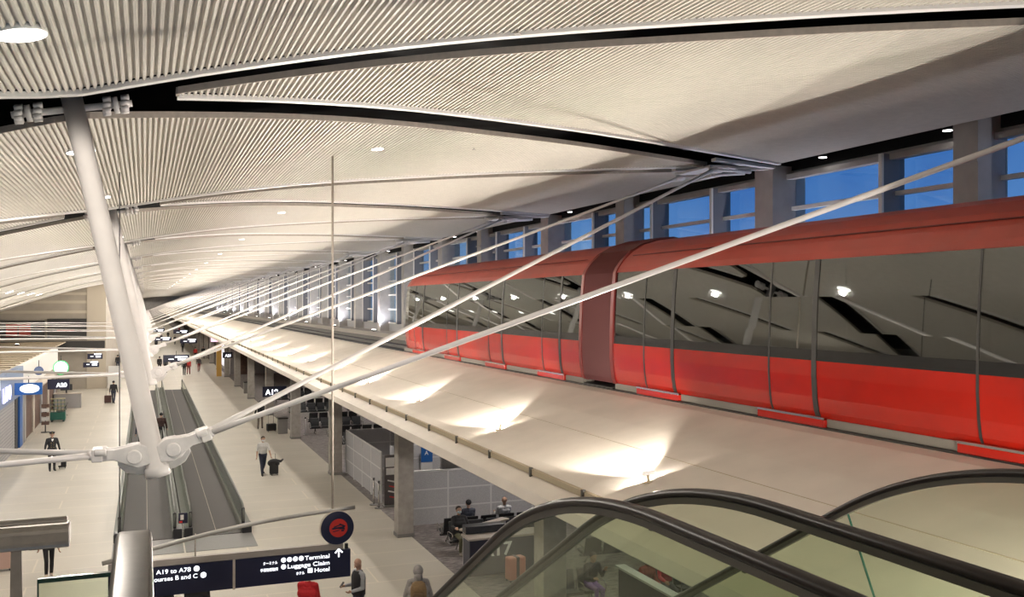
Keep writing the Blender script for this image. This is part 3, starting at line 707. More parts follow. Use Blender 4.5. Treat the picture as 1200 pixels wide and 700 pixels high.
t = thing('enclosure_desk', 'pale desk top inside the grey enclosure', 'desk', (11.6, 37.4, .006))
mb = MB(); mb.b2(-1.2, 1.2, -.4, .4, .72, .76); mb.build('top', M_trim, t)
for a in (-1, 1): mb = MB(); mb.b2(a * 1.1 - .03, a * 1.1 + .03, -.35, .35, 0, .72); mb.build('leg', M_panel, t)
t = thing('banner_stand', 'tall dark banner with red lettering at the end of the partition', 'banner', (8.75, 34.9, 0))
mb = MB(); mb.b2(-.3, .3, -.02, .02, .05, 1.95); bp = mb.build('panel', mat('banner_dark', (.10, .085, .085), .6), t)
mb = MB(); mb.b2(-.35, .35, -.15, .15, 0, .05); mb.build('base', M_bin, t)
mb = MB(); mb.b2(-.26, .1, -.026, -.02, 1.5, 1.85); mb.b2(-.24, .12, -.026, -.02, 1.2, 1.45); mb.build('paper_notice', M_trim, bp)
rd = mat('banner_red', (.6, .05, .05), .5)
for j, w_ in enumerate((.34, .22, .3, .18)): mb = MB(); mb.box((-.02, -.024, .95 - j * .2), (w_, .006, .05), Matrix.Rotation(.25, 3, 'Y')); mb.build('lettering', rd if j % 2 else M_trim, bp)
# ------------------------------------------------------------------ seat rows
def seat_row(n, loc, rz, label):
    t = thing('seat_row', label, 'seat row', loc, rz, 'gate lounge seat rows'); w = .62
    mb = MB(); mb.b2(-n * w / 2, n * w / 2, .02, .10, .30, .36); mb.build('beam', M_dark, t)
    for i in range(n):
        x_ = (i - (n - 1) / 2) * w
        mb = MB(); mb.loft([[(x_ + a, y, z) for a in (-.26, .26)] + [(x_ + a, y, z + .075) for a in (.26, -.26)] for y, z in ((-.26, .40), (-.1, .375), (.22, .36))]); mb.build('seat', M_seat, t, bevel=.02)
        mb = MB(); mb.loft([[(x_ + a, y - .035, z) for a in (-.26, .26)] + [(x_ + a, y + .035, z) for a in (.26, -.26)] for y, z in ((.24, .42), (.28, .65), (.35, .9))]); mb.build('backrest', M_seat, t, bevel=.02)
    for i in range(n + 1):
        x_ = (i - n / 2) * w
        mb = MB(); mb.tube([(x_, .24, .36), (x_, .24, .62), (x_, .1, .64), (x_, -.2, .64), (x_, -.22, .60), (x_, -.2, .38)], .016, 6); mb.build('armrest', M_chrome, t)
    for s_ in (-1, 1):
        x_ = s_ * (n * w / 2 - .3)
        mb = MB(); mb.tube([(x_, -.28, .02), (x_, .06, .32), (x_, .34, .02)], .022, 6); mb.b2(x_ - .02, x_ + .02, -.3, .36, 0.0, .025); mb.build('leg', M_chrome, t)
    return t
z0 = .006
r5 = seat_row(5, (10.3, 27.6, z0), 0, 'black seat row with the masked man, in front of the grey partition')
r5b = dup(r5, (10.3, 28.75, z0), PI, 'black seat row back to back behind the masked man')
r2 = seat_row(2, (10.26, 21.5, z0), 0, 'short black seat row with the person in purple trousers')
r3 = seat_row(3, (12.35, 20.8, z0), 0, 'short black seat row with the people in red')
dup(r5, (13.4, 24.9, z0), PI, 'black seat row behind the people in red, facing the window side')
WH = ['nearest the third column', 'second from the third column', 'third from the third column', 'fourth from the third column', 'fifth from the third column', 'sixth from the third column', 'seventh from the third column', 'eighth from the third column']
i = 0
for j, y in enumerate((49.0, 52.4, 55.8, 59.2, 64.5, 68.0, 73.5, 77.0)):
    dup(r5, (10.6 + .4 * (j % 2), y, z0), 0 if j % 2 == 0 else PI, f'black gate seat row on the concourse side, {WH[j]}')
    dup(r5, (14.6 + .4 * (j % 2), y + .2, z0), 0 if j % 2 == 0 else PI, f'black gate seat row on the window side, {WH[j]}')
# gate counter
t = thing('gate_counter', 'dark gate counter with white gate number and pale top', 'counter', (9.85, 25.3, z0), 0)
mb = MB(); mb.b2(-1.35, 1.1, -.3, .3, 0, 1.02); mb.build('body', mat('counter_navy', (.03, .03, .045), .45), t, bevel=.02)
mb = MB(); mb.b2(-1.4, 1.15, -.36, .36, 1.02, 1.08); mb.build('counter_top', M_counter, t, bevel=.01)
mb = MB(); mb.b2(-1.3, -.1, .2, .55, 1.08, 1.30); mb.build('screen_hood', M_dark, t, bevel=.02)
text('A17', .52, 'gate_number', mat('sign_white', (.85, .85, .86), .4), t, (-1.0, -.306, .54), XR90, 'LEFT', .003, .012, .95)
t = thing('low_wall', 'low wall with pale top between the seat rows', 'low wall', (11.17, 19.3, z0))
mb = MB(); mb.b2(-.06, .06, -2.6, 1.75, 0, 1.05); mb.build('body', mat('low_wall_dark', (.05, .045, .07), .7), t)
mb = MB(); mb.b2(-.13, .13, -2.65, 1.8, 1.05, 1.10); mb.build('top', mat('low_wall_top', (.50, .52, .50), .4), t)
t = thing('privacy_ledge', 'pale sloped-away ledge between the gate counter and the masked man', 'ledge', (9.5, 26.55, z0), math.radians(30))
mb = MB(); mb.b2(-.95, .95, -.04, .04, 0, 1.04); mb.build('body', M_panel, t); mb = MB(); mb.b2(-1.0, 1.0, -.14, .14, 1.04, 1.09); mb.build('top', M_counter, t)
t = thing('gate_screen', 'small blue and red lit screen hung above the gate counter', 'screen', (12.4, 24.2, 0))
mb = MB(); mb.b2(-.6, .6, -.03, .03, 2.55, 2.85); mb.build('screen_body', M_dark, t)
mb = MB(); mb.b2(-.55, .55, -.036, -.03, 2.70, 2.82); mb.build('screen_face', emit('screen_blue', (.1, .15, 1), 1.5), t)
mb = MB(); mb.b2(.42, .54, -.036, -.03, 2.2, 2.6); mb.build('side_strip', emit('screen_red', (1, .25, .22), 1.0), t); mb = MB(); mb.tube([(0, 0, 2.85), (0, 0, R(-3.0))], .02, 8); mb.build('hanger', M_dark, t)
# ------------------------------------------------------------------ luggage
def suitcase(loc, w, d, h, col, label, rz=0, strap=False, handle=.35, name='suitcase', cat='suitcase'):
    t = thing(name, label, cat, loc, rz)
    mb = MB(); mb.b2(-w / 2, w / 2, -d / 2, d / 2, .06, h); mb.build('shell', col, t, bevel=.04)
    for a in (-1, 1):
        for b in (-1, 1): mb = MB(); mb.tube([(a * (w / 2 - .05) - .012, b * (d / 2 - .04), .03), (a * (w / 2 - .05) + .012, b * (d / 2 - .04), .03)], .03, 10); mb.build('wheel', M_dark, t)
    if handle: mb = MB(); mb.tube([(-w * .28, d * .3, h - .03), (-w * .28, d * .3, h + handle), (w * .28, d * .3, h + handle), (w * .28, d * .3, h - .03)], .011, 6); mb.build('handle', M_dark, t)
    if strap: mb = MB(); mb.b2(-.045, .045, -d / 2 - .008, d / 2 + .008, .06, h + .008); mb.build('strap', M_seam, t)
    return t
M_bag = mat('bag_black', (.014, .014, .016), .6); M_coral = mat('coral', (.50, .20, .14), .45); M_pink = mat('pale_pink', (.62, .42, .36), .45)
bagp = floor_at(604, 681, z0)
suitcase(bagp, .52, .3, .68, M_coral, 'coral suitcase with dark centre strap on the gate carpet', math.radians(8), True, 0)
pk = floor_at(3, 669)
suitcase(pk, .45, .28, .70, M_pink, 'pale pink suitcase at the left edge of the hall floor', math.radians(10), False, .3)
wb = floor_at(321, 557); suitcase(wb, .36, .24, .55, M_bag, 'black rolling case pulled by the man in the white shirt', .3, False, .4)
t = thing('folded_jacket', 'black jacket laid over the rolling case of the white-shirted man', 'jacket', wb + Vector((0, 0, .55)), .3)
mb = MB(); mb.sphere((0, 0, .06), (.26, .17, .12), 14); mb.sphere((.12, -.08, -.02), (.12, .10, .12), 12); mb.sphere((-.17, .03, -.0), (.12, .12, .13), 12); mb.tube([(.15, -.05, .08), (.3, -.06, .05), (.42, -.03, .12)], [.07, .06, .04], 10); mb.build('jacket_body', M_bag, t)
pb = floor_at(73, 549); suitcase(pb, .34, .3, .42, M_bag, 'black flight case held by the pilot', .1, False, .45)
t = thing('paper_bag', 'pale bag carried in front of the flight case', 'bag', pb + Vector((-.16, -.26, .0)))
mb = MB(); mb.loft([[(a * s_, b * s_, z) for a, b in ((-.11, -.06), (.11, -.06), (.11, .06), (-.11, .06))] for z, s_ in ((.18, 1), (.42, 1.02), (.5, .8))]); mb.build('bag_body', M_trim, t); mb = MB(); mb.tube([(-.05, 0, .5), (-.02, 0, .62), (.05, 0, .62), (.06, 0, .5)], .008, 6); mb.build('handle', M_trim, t)
rb = floor_at(318, 506); suitcase(rb, .55, .3, .48, M_bag, 'black roller case behind the traveller near the waste bin', .2, False, .5)
lb = floor_at(126.5, 473); suitcase(lb, .5, .3, .62, mat('bag_maroon', (.06, .022, .018), .6), 'dark maroon case beside the traveller near the end wall', 0, False, .4)
# ------------------------------------------------------------------ people
SKIN = {'light': (.52, .32, .23), 'mid': (.36, .20, .13), 'dark': (.14, .075, .05)}
def cmat(prefix, c): return mat(prefix + '_%02x%02x%02x' % tuple(int(v * 255) for v in c), c, .75, noise=.12, scale=30)
def cap_mesh(mb, p0, p1, r0, r1, n=14):
    p0, p1 = Vector(p0), Vector(p1); d = p1 - p0; L = d.length
    ax = d.normalized() if L > 1e-5 else Vector((0, 0, 1))
    u = ax.orthogonal().normalized(); v = ax.cross(u); secs = []
    def ring(c, r): return [c + (u * math.cos(2 * PI * j / n) + v * math.sin(2 * PI * j / n)) * r for j in range(n)]
    for i in range(5): a = PI / 2 * (1 - (i + .3) / 5); secs.append(ring(p0 - ax * r0 * math.sin(a), r0 * math.cos(a)))
    secs.append(ring(p0, r0)); secs.append(ring(p1, r1))
    for i in range(5): a = PI / 2 * (i + .7) / 5; secs.append(ring(p1 + ax * r1 * math.sin(a), r1 * math.cos(a)))
    mb.loft(secs)
def person(label, loc, rz, h=1.75, pose=None, skin='light', top=(.05, .05, .06), bot=(.02, .02, .03), shoe=(.02, .02, .02), hair=(.03, .02, .015),
           style='short', group=None, extras=(), voxel=.0125, bare=False, width=1.0, sit=False):
    p = dict(hl=0, hr=0, kl=0, kr=0, sl=0, sr=0, el=12, er=12, al=8, ar=8, lean=0, hp=0, hy=0); p.update(pose or {})
    rad = math.radians; k = h / 1.75
    SG = []                                     # p0, p1, r0, r1, material index (0 skin 1 top 2 bottom 3 shoe)
    hipz = .92
    def rx(v, piv, a): return Matrix.Rotation(a, 3, 'X') @ (Vector(v) - Vector(piv)) + Vector(piv)
    pel = Vector((0, 0, hipz)); UB = lambda v: rx(v, pel, rad(p['lean']))
    def seg(a, b, r0, r1, m): SG.append((Vector(a), Vector(b), r0, r1, m))
    seg((-.075 * width, 0, .94), (.075 * width, 0, .94), .115, .115, 2)
    for s_, hip, kn in ((-1, p['hl'], p['kl']), (1, p['hr'], p['kr'])):
        a = Vector((s_ * .09, 0, .90)); ah = rad(hip)
        kne = a + Vector((s_ * .012, -math.sin(ah), -math.cos(ah))) * .42
        sa = rad(hip - kn); ank = kne + Vector((0, -math.sin(sa), -math.cos(sa))) * .40
        seg(a, kne, .088 * width, .062, 2); seg(kne, kne + (ank - kne) * .35, .06, .062, 2); seg(kne + (ank - kne) * .35, ank, .062, .05, 2)
        fa = sa if not sit else 0
        ft = Vector((0, -math.cos(fa * .6), math.sin(fa * .6) * (1 if fa < 0 else .3)))
        heel = ank + Vector((0, .04, -.05)); toe = ank + ft * .16 + Vector((s_ * .02, 0, -.055))
        seg(heel, toe, .042, .034, 3); seg(ank + Vector((0, 0, -.0)), ank + Vector((0, -.03, -.045)), .05, .045, 3)
    # torso
    W = width
    for a, b, r0, r1, m in (((-.06 * W, 0, 1.03), (.06 * W, 0, 1.03), .108 * W, .108 * W, 1), ((-.07 * W, -.005, 1.16), (.07 * W, -.005, 1.16), .105 * W, .105 * W, 1),
                            ((-.095 * W, -.005, 1.30), (.095 * W, -.005, 1.30), .11, .11, 1), ((-.13, .01, 1.40), (.13, .01, 1.40), .075, .075, 1),
                            ((-.06, 0, 1.03), (-.08, 0, 1.32), .10, .105, 1), ((.06, 0, 1.03), (.08, 0, 1.32), .10, .105, 1), ((0, .01, 1.40), (0, .012, 1.46), .085, .062, 1)):
        seg(UB(a), UB(b), r0, r1, m)
    nk = UB((0, .01, 1.47)); hc = UB((0, -.015, 1.62))
    HR = Matrix.Rotation(rad(p['hy']), 3, 'Z') @ Matrix.Rotation(rad(p['hp'] + p['lean'] * .5), 3, 'X')
    Hd = lambda v: hc + HR @ Vector(v)
    seg(nk, hc + HR @ Vector((0, .02, -.05)), .054, .052, 0)
    seg(Hd((0, .015, .035)), Hd((0, -.005, -.01)), .088, .078, 0); seg(Hd((0, -.02, -.03)), Hd((0, -.04, -.085)), .062, .036, 0)
    seg(Hd((0, -.085, .005)), Hd((0, -.105, -.03)), .011, .016, 0)
    for s_ in (-1, 1): seg(Hd((s_ * .083, .01, .01)), Hd((s_ * .085, .015, -.03)), .016, .012, 0)
    hands = {}
    for s_, sw, el, ab, key in ((-1, p['sl'], p['el'], p['al'], 'l'), (1, p['sr'], p['er'], p['ar'], 'r')):
        sh = UB((s_ * .185, .01, 1.395)); a = rad(sw); b = rad(ab)
        d = Matrix.Rotation(rad(p['lean']), 3, 'X') @ Vector((s_ * math.sin(b), -math.sin(a) * math.cos(b), -math.cos(a) * math.cos(b)))
        elb = sh + d * .29; a2 = rad(sw + el); inn = -.25 if el > 50 else 0
        d2 = (Matrix.Rotation(rad(p['lean']), 3, 'X') @ Vector((s_ * (math.sin(b) * .6 + inn), -math.sin(a2), -math.cos(a2)))).normalized(); wr = elb + d2 * .25
        seg(sh, elb, .066 * W, .05, 1); seg(elb, wr, .05 if not bare else .042, .037 if not bare else .028, 0 if bare else 1)
        sd = d2.orthogonal() if abs(d2.z) < .2 else d2.cross(Vector((1, 0, 0)))
        sd = sd.normalized(); pn = d2.cross(sd).normalized()
        seg(wr, wr + d2 * .03, .026, .028, 0)
        for q in (-.022, 0, .022): seg(wr + d2 * .03 + sd * q * .7, wr + d2 * .085 + sd * q, .019, .017, 0)
        for q, L in ((-.03, .062), (-.010, .078), (.011, .074), (.031, .056)):
            b0 = wr + d2 * .085 + sd * q; b1 = b0 + (d2 * .9 + pn * s_ * -.3).normalized() * L * .55; b2_ = b1 + (d2 * .6 + pn * s_ * -.8).normalized() * L * .5
            seg(b0, b1, .0098, .0092, 0); seg(b1, b2_, .0092, .008, 0)
        t0 = wr + d2 * .035 - sd * .026; t1 = t0 + (d2 * .6 - sd * .7 + pn * s_ * -.3).normalized() * .04; seg(t0, t1, .012, .011, 0); seg(t1, t1 + (d2 * .9 - sd * .2 + pn * s_ * -.4).normalized() * .03, .0105, .009, 0)
        hands[key] = wr + d2 * .09
    for e in extras:
        if e[0] == 'coat':                      # open skirt of a coat or jacket hem
            for s_ in (-1, 1): seg(UB((s_ * .085, 0, .98)), UB((s_ * .10, -.0, .98 - e[1])), .115, .125, 1)
        if e[0] == 'puff': seg(UB((-.1, 0, 1.2)), UB((.1, 0, 1.2)), .15, .15, 1); seg(UB((-.1, 0, 1.02)), UB((.1, 0, 1.02)), .15, .15, 1)
        if e[0] == 'hood': seg(UB((0, .05, 1.47)), UB((0, .06, 1.52)), .10, .10, 1)
    mn = min(min(a.z - r0, b.z - r1) for a, b, r0, r1, m in SG)
    mb = MB()
    for a, b, r0, r1, m in SG: cap_mesh(mb, a, b, r0, r1)
    tmp = mb.build('tmp', []  if False else [cmat('skin', SKIN[skin])])
    rm = tmp.modifiers.new('r', 'REMESH'); rm.mode = 'VOXEL'; rm.voxel_size = voxel; rm.use_smooth_shade = True
    sm = tmp.modifiers.new('s', 'SMOOTH'); sm.factor = .5; sm.iterations = 2
    dg = bpy.context.evaluated_depsgraph_get(); ev = tmp.evaluated_get(dg)
    me = bpy.data.meshes.new_from_object(ev, depsgraph=dg)
    bpy.data.objects.remove(tmp)
    nf = len(me.polygons); cen = np.empty(nf * 3); me.polygons.foreach_get('center', cen); cen = cen.reshape(-1, 3)
    best = np.full(nf, 9.0); idx = np.zeros(nf, int)
    for a, b, r0, r1, m in SG:
        A = np.array(a); D = np.array(b) - A; L2 = max(1e-9, D @ D); t_ = np.clip(((cen - A) @ D) / L2, 0, 1)
        dist = np.abs(np.linalg.norm(cen - (A + t_[:, None] * D), axis=1) - (r0 + (r1 - r0) * t_))
        q = dist < best; best[q] = dist[q]; idx[q] = m
    me.materials.clear()
    for m_ in (cmat('skin', SKIN[skin]), cmat('cloth', top), cmat('cloth', bot), cmat('leather', shoe)): me.materials.append(m_)
    me.polygons.foreach_set('material_index', idx.astype(np.int32)); me.polygons.foreach_set('use_smooth', np.ones(nf, bool)); me.update()
    T = Matrix.Diagonal((k, k, k, 1)) @ Matrix.Translation((0, 0, -mn))
    me.transform(T); me.name = 'person'
    o = bpy.data.objects.new('person', me); C.objects.link(o); o.location = loc; o.rotation_euler = (0, 0, rz)
    tag(o, label, 'person', group)
    def child(mb, nm, m_):
        c = mb.build(nm, m_, o); c.data.transform(T)
        for f in c.data.polygons: f.use_smooth = True
        return c
    hm = cmat('hair', hair)
    if style in ('short', 'long', 'bun', 'fringe'):
        mb = MB(); mb.sphere(Hd((0, .022, .045)), (.096, .102, .092), 18, rot=HR)
        if style == 'long': mb.sphere(Hd((0, .07, -.06)), (.09, .06, .14), 14, rot=HR)
        if style == 'bun': mb.sphere(Hd((0, .10, .08)), .045, 12)
        hc_ = child(mb, 'hair', hm)
        bm = bmesh.new(); bm.from_mesh(hc_.data)   # keep the face free
        lo = T @ Hd((0, -.03, .045)); nrm = (HR @ Vector((0, -.75, -.65))).normalized()
        bmesh.ops.bisect_plane(bm, geom=bm.verts[:] + bm.edges[:] + bm.faces[:], plane_co=lo, plane_no=nrm, clear_outer=True)
        bm.to_mesh(hc_.data); bm.free()
    mb = MB()
    for s_ in (-1, 1): mb.sphere(Hd((s_ * .032, -.080, .012)), (.012, .008, .008), 8)
    child(mb, 'eyes', mat('eye_dark', (.03, .02, .02), .3))
    mb = MB(); mb.sphere(Hd((0, -.079, -.062)), (.024, .008, .006), 8); child(mb, 'mouth', mat('lip', (.35, .13, .11), .5))
    for e in extras:
        if e[0] == 'mask':
            mb = MB(); mb.sphere(Hd((0, -.045, -.045)), (.07, .068, .055), 14, rot=HR); child(mb, 'face_mask', mat('mask_%d' % int(e[1][2] * 99), e[1], .7))
        if e[0] == 'cap':
            mb = MB(); mb.sphere(Hd((0, .015, .085)), (.125, .125, .045), 18, rot=HR); mb.tube([Hd((0, .01, .04)), Hd((0, .01, .085))], [.098, .105], 18); child(mb, 'cap_crown', cmat('cloth', e[1]))
            mb = MB(); mb.sphere(Hd((0, -.10, .045)), (.075, .05, .012), 14, rot=HR); child(mb, 'cap_visor', M_seam)
            mb = MB(); mb.sphere(Hd((0, -.105, .075)), (.022, .012, .02), 8); child(mb, 'cap_badge', mat('badge_gold', (.6, .42, .12), .3, metal=.8))
        if e[0] == 'hood':
            mb = MB(); mb.sphere(Hd((0, .025, .02)), (.118, .12, .14), 18, rot=HR); hd = child(mb, 'hood', cmat('cloth', top))
            bm = bmesh.new(); bm.from_mesh(hd.data); bmesh.ops.bisect_plane(bm, geom=bm.verts[:] + bm.edges[:] + bm.faces[:], plane_co=T @ Hd((0, -.045, 0)), plane_no=HR @ Vector((0, -1, 0)), clear_outer=True); bm.to_mesh(hd.data); bm.free()
        if e[0] == 'vest':
            mb = MB(); secs = []
            for z, wx, wy in ((.93, .20, .15), (1.05, .205, .15), (1.2, .212, .15), (1.32, .228, .145), (1.40, .21, .11), (1.45, .13, .10), (1.47, .09, .085)):
                secs.append([UB((wx * math.cos(g_), wy * math.sin(g_) , z)) for g_ in [2 * PI * j / 24 for j in range(24)]])
            mb.loft(secs, caps=False); child(mb, 'vest', cmat('cloth', e[1]))
        if e[0] == 'buttons':
            mb = MB()
            for z in (1.05, 1.15, 1.25):
                for s_ in (-1, 1): mb.sphere(UB((s_ * .05, -.118, z)), .012, 8)
            child(mb, 'buttons', mat('badge_gold', (.6, .42, .12), .3, metal=.8))
            mb = MB(); mb.loft([[UB((a, -.112, z)) for a in (-w_, w_)] + [UB((a, -.09, z)) for a in (w_, -w_)] for z, w_ in ((1.30, .005), (1.42, .05))]); child(mb, 'shirt_front', M_trim)
        if e[0] == 'pattern':
            pass
    return o, hands, T
WALK = dict(hl=22, hr=-16, kl=8, kr=28, sl=-22, sr=20, lean=3)
WALK2 = dict(hl=-14, hr=20, kl=24, kr=6, sl=18, sr=-18, lean=3)
STAND = dict(hl=2, hr=-2, sl=4, sr=-2)
SIT = dict(hl=86, hr=82, kl=84, kr=88, sl=25, sr=25, el=60, er=60, lean=-8)
def face_cam(p, off=0):           # rotation that turns a figure's front towards the camera side
    return math.atan2(p[0], -p[1]) * 0 + math.atan2(-p[0], p[1]) + math.radians(off)
def put(x, y, label, off, **k):
    p = floor_at(x, y); return person(label, p, face_cam(p, off), **k)
BLK = (.016, .016, .019); NAV = (.018, .022, .045)
put(308, 557, 'man in white shirt and dark trousers walking with a rolling case', 15, h=1.78, pose=dict(WALK, sl=8, al=14, er=10, ar=14), top=(.72, .70, .68), bot=NAV, hair=(.05, .03, .02), bare=True, extras=[('mask', (.75, .76, .78))])
put(61, 552, 'pilot in dark uniform and peaked cap facing the camera', 8, h=1.8, pose=dict(STAND, sl=6, al=16, ar=18, er=15), top=BLK, bot=BLK, hair=(.02, .015, .01), extras=[('cap', BLK), ('buttons',), ('coat', .12)])
put(305, 503, 'traveller in black top walking away beside a roller case', 175, h=1.76, pose=dict(WALK, ar=20, lean=8), top=BLK, bot=(.16, .13, .11), hair=BLK)
put(133, 473, 'traveller in black walking away near the end wall', 170, h=1.78, pose=WALK2, top=BLK, bot=NAV, hair=BLK)
put(57, 677, 'person in dark trousers and pale shoes behind the crossing guard rail', 10, h=1.58, pose=dict(WALK, hl=26, kl=30, kr=6, hr=-4), top=(.40, .33, .26), bot=BLK, shoe=(.55, .45, .36))
def at_head(x, y, h):             # a standing figure whose head top is seen at x, y
    w = F * (H - h) / (y - YV); r = (x - 600) / F * w; return Vector((r * cs + w * sn, -r * sn + w * cs, 0))
p = at_head(420, 655, 1.76); vr = face_cam(p, -62)
_, hnd, TT = person('balding man in black vest and grey sleeves looking at his phone', p, vr, 1.76, dict(STAND, sl=6, el=88, sr=2, er=78, hp=24, al=4, ar=5), top=(.42, .43, .46), bot=NAV, style='bald', extras=[('vest', BLK)], skin='light')
php = p + Matrix.Rotation(vr, 3, 'Z') @ (TT @ hnd['l']) + Vector((0, 0, .035))
p = at_head(490, 664, 1.74)
person('person in grey hood with tan backpack seen from behind', p, face_cam(p, 182), 1.74, dict(STAND, al=20, ar=20, sl=8, sr=8), top=(.34, .32, .31), bot=BLK, extras=[('hood',), ('puff',)], style='short')
q = p; rzq = face_cam(p, 182)
t = thing('backpack', 'tan backpack worn by the person in the grey hood', 'backpack', q + Matrix.Rotation(rzq, 3, 'Z') @ Vector((0, .22, .98)), rzq)
mb = MB(); mb.loft([[(a * s_, b * s_ + .02, z) for a, b in rrect(.36, .22, .07)] for z, s_ in ((0, .8), (.05, 1), (.32, 1), (.44, .8), (.48, .5))], smooth=True); mb.build('bag_body', mat('tan_cloth', (.26, .17, .085), .8, noise=.15, scale=12), t)
mb = MB(); mb.loft([[(a * s_, b * s_ + .14, z) for a, b in rrect(.27, .1, .04)] for z, s_ in ((.04, .9), (.2, 1), (.26, .8))], smooth=True); mb.build('pocket', mat('tan_dark', (.15, .095, .05), .8), t)
for s_ in (-1, 1): mb = MB(); mb.tube([(s_ * .12, -.08, .05), (s_ * .14, -.16, .2), (s_ * .13, -.12, .42)], .022, 8); mb.build('strap', M_seam, t)
p = at_head(361, 668, 1.72)
person('person in bright red jacket partly hidden by the direction sign', p, face_cam(p, 160), 1.72, dict(STAND, sr=25, er=40, sl=12, el=30), top=(.50, .012, .018), bot=BLK, extras=[('puff',), ('coat', .2)], hair=(.05, .03, .02))
p = at_head(231, 662, 1.78)
person('broad person in dark coat below the left half of the sign', p, face_cam(p, 175), 1.78, STAND, top=BLK, bot=BLK, extras=[('puff',), ('coat', .25)], width=1.1, hair=BLK)
p = at_head(191, 672, 1.70)
person('person in black partly hidden behind the stainless rail end', p, face_cam(p, 150), 1.70, STAND, top=BLK, bot=NAV, hair=BLK)
# the phone
t = thing('phone', 'phone held by the man in the black vest', 'phone', php, vr)
mb = MB(); mb.box((0, 0, 0), (.075, .012, .15), Matrix.Rotation(-.7, 3, 'X')); mb.build('phone_case', M_dark, t, bevel=.004)
mb = MB(); mb.box((0, .006, .005), (.066, .004, .135), Matrix.Rotation(-.7, 3, 'X')); mb.build('screen', M_gedge, t)
# walkway riders
for (x, y, lab, top_) in ((166, 528, 'rider in dark clothes on the walkway just left of the leaning strut', NAV), (189, 521, 'rider in dark brown jacket on the walkway just right of the leaning strut', (.05, .025, .02))):
    p = floor_at(x, y, .035); person(lab, p, face_cam(p, 175), 1.72, dict(STAND, al=14, ar=14), top=top_, bot=BLK, hair=BLK, voxel=.015)
# seated
def sitter(x_, y_, rz, label, **k):
    k.setdefault('pose', SIT); o, h_, T = person(label, Vector((x_, y_, .0)), rz, sit=True, **k); o.location.z = .012; return o
sitter(9.06, 27.62, 0, 'seated man in black jacket, camouflage trousers and pale mask', top=BLK, bot=(.09, .085, .045), shoe=(.35, .3, .25), hair=(.03, .02, .015), extras=[('mask', (.5, .62, .66)), ('puff',)], pose=dict(SIT, hl=80, hr=84, al=16, ar=16))
sitter(9.68, 28.70, PI, 'seated person with dark hair in grey-blue jacket behind the masked man', top=(.07, .08, .11), bot=BLK, hair=BLK)
sitter(10.92, 28.70, PI, 'seated bald person in white top on the rear seat row', top=(.66, .66, .68), bot=NAV, style='bald')
sitter(10.57, 21.55, math.radians(8), 'seated person in black top and purple trousers resting chin on hand', top=(.018, .016, .02), bot=(.20, .085, .36), hair=(.03, .02, .02), skin='mid', pose=dict(SIT, sr=35, er=112, lean=10, sl=30, el=80))
sitter(11.73, 20.85, math.radians(12), 'seated person in dull red top beside the low wall', top=(.28, .03, .025), bot=BLK, hair=BLK, skin='mid', pose=dict(SIT, lean=14))
sitter(12.35, 20.85, math.radians(-6), 'seated person in bright pink-red top beyond the low wall', top=(.52, .03, .06), bot=(.05, .05, .06), hair=(.05, .04, .04), skin='mid', pose=dict(SIT, sr=30, er=85, lean=6))
# a small crowd far down the hall
FARP = [(205, 404, 'far walker in black between the tension rods', BLK, BLK, 1), (214, 413, 'far walker in dark clothes left of the one in red', (.03, .03, .035), BLK, 0), (229, 422, 'far walker in red top and black trousers', (.52, .03, .025), BLK, 1),
        (238, 421, 'far walker in black beside the yellow pillar', BLK, BLK, 0), (221, 439, 'walker in red jacket just right of the far hanging sign', (.50, .035, .03), (.20, .03, .03), 1), (216, 440, 'walker in dark clothes beside the red jacket near the far sign', BLK, BLK, 0),
        (233, 436, 'walker with dark red trousers near the second rod', (.06, .05, .05), (.16, .02, .02), 1), (202, 434, 'person in black under the far hanging sign', BLK, BLK, 0), (187, 436, 'bulky person in black beside the second strut', BLK, BLK, 1),
        (194, 437, 'person in dark grey between the second strut and the sign', (.05, .05, .055), BLK, 0), (125, 443, 'person in dark coat with pale bag near the end wall', (.04, .03, .025), BLK, 1), (138, 434, 'person in black beside the pale kiosk near the end wall', BLK, NAV, 0),
        (171, 437, 'person in black behind the second strut', BLK, BLK, 1), (197, 398, 'tiny far walker in black under the far signs', BLK, BLK, 0), (222, 396, 'tiny far walker in grey by the gate side', (.1, .1, .11), BLK, 1),
        (189, 402, 'tiny far walker in black close to the strut row', BLK, BLK, 0), (210, 391, 'tiny distant walker in dark red', (.2, .02, .02), BLK, 1), (230, 400, 'tiny far walker in navy near the guideway columns', NAV, BLK, 0),
        (192, 389, 'tiny distant walker in white top', (.6, .6, .6), BLK, 1), (216, 386, 'tiny distant walker in brown', (.12, .07, .04), BLK, 0), (183, 410, 'far walker in dark grey right beside the third strut', (.05, .05, .055), BLK, 1)]
for i, (x, y, lab, tp, bt, wk) in enumerate(FARP):
    put(x, y, lab, 175 if i % 3 else 5, h=1.74 + .02 * (i % 3), pose=WALK if wk else dict(WALK2, hl=-8, hr=10), top=tp, bot=bt, hair=BLK, voxel=.02, group='walkers far down the hall')
sitp = Vector((-.25, -.1, 0))
p = floor_at(57, 674)
t = thing('shoulder_bag', 'brown shoulder bag carried by the person behind the guard rail', 'bag', p + Vector((-.3, -.12, .78)))
mb = MB(); mb.loft([[(a * s_, b * s_, z) for a, b in rrect(.42, .14, .05)] for z, s_ in ((0, .92), (.04, 1), (.22, .95), (.27, .7))], smooth=True); mb.build('bag_body', mat('brown_leather', (.14, .05, .025), .5), t)
mb = MB(); mb.tube([(-.15, 0, .25), (-.05, .03, .5), (.12, .03, .5), (.16, 0, .25)], .012, 6); mb.build('strap', mat('brown_leather', (.14, .05, .025), .5), t)
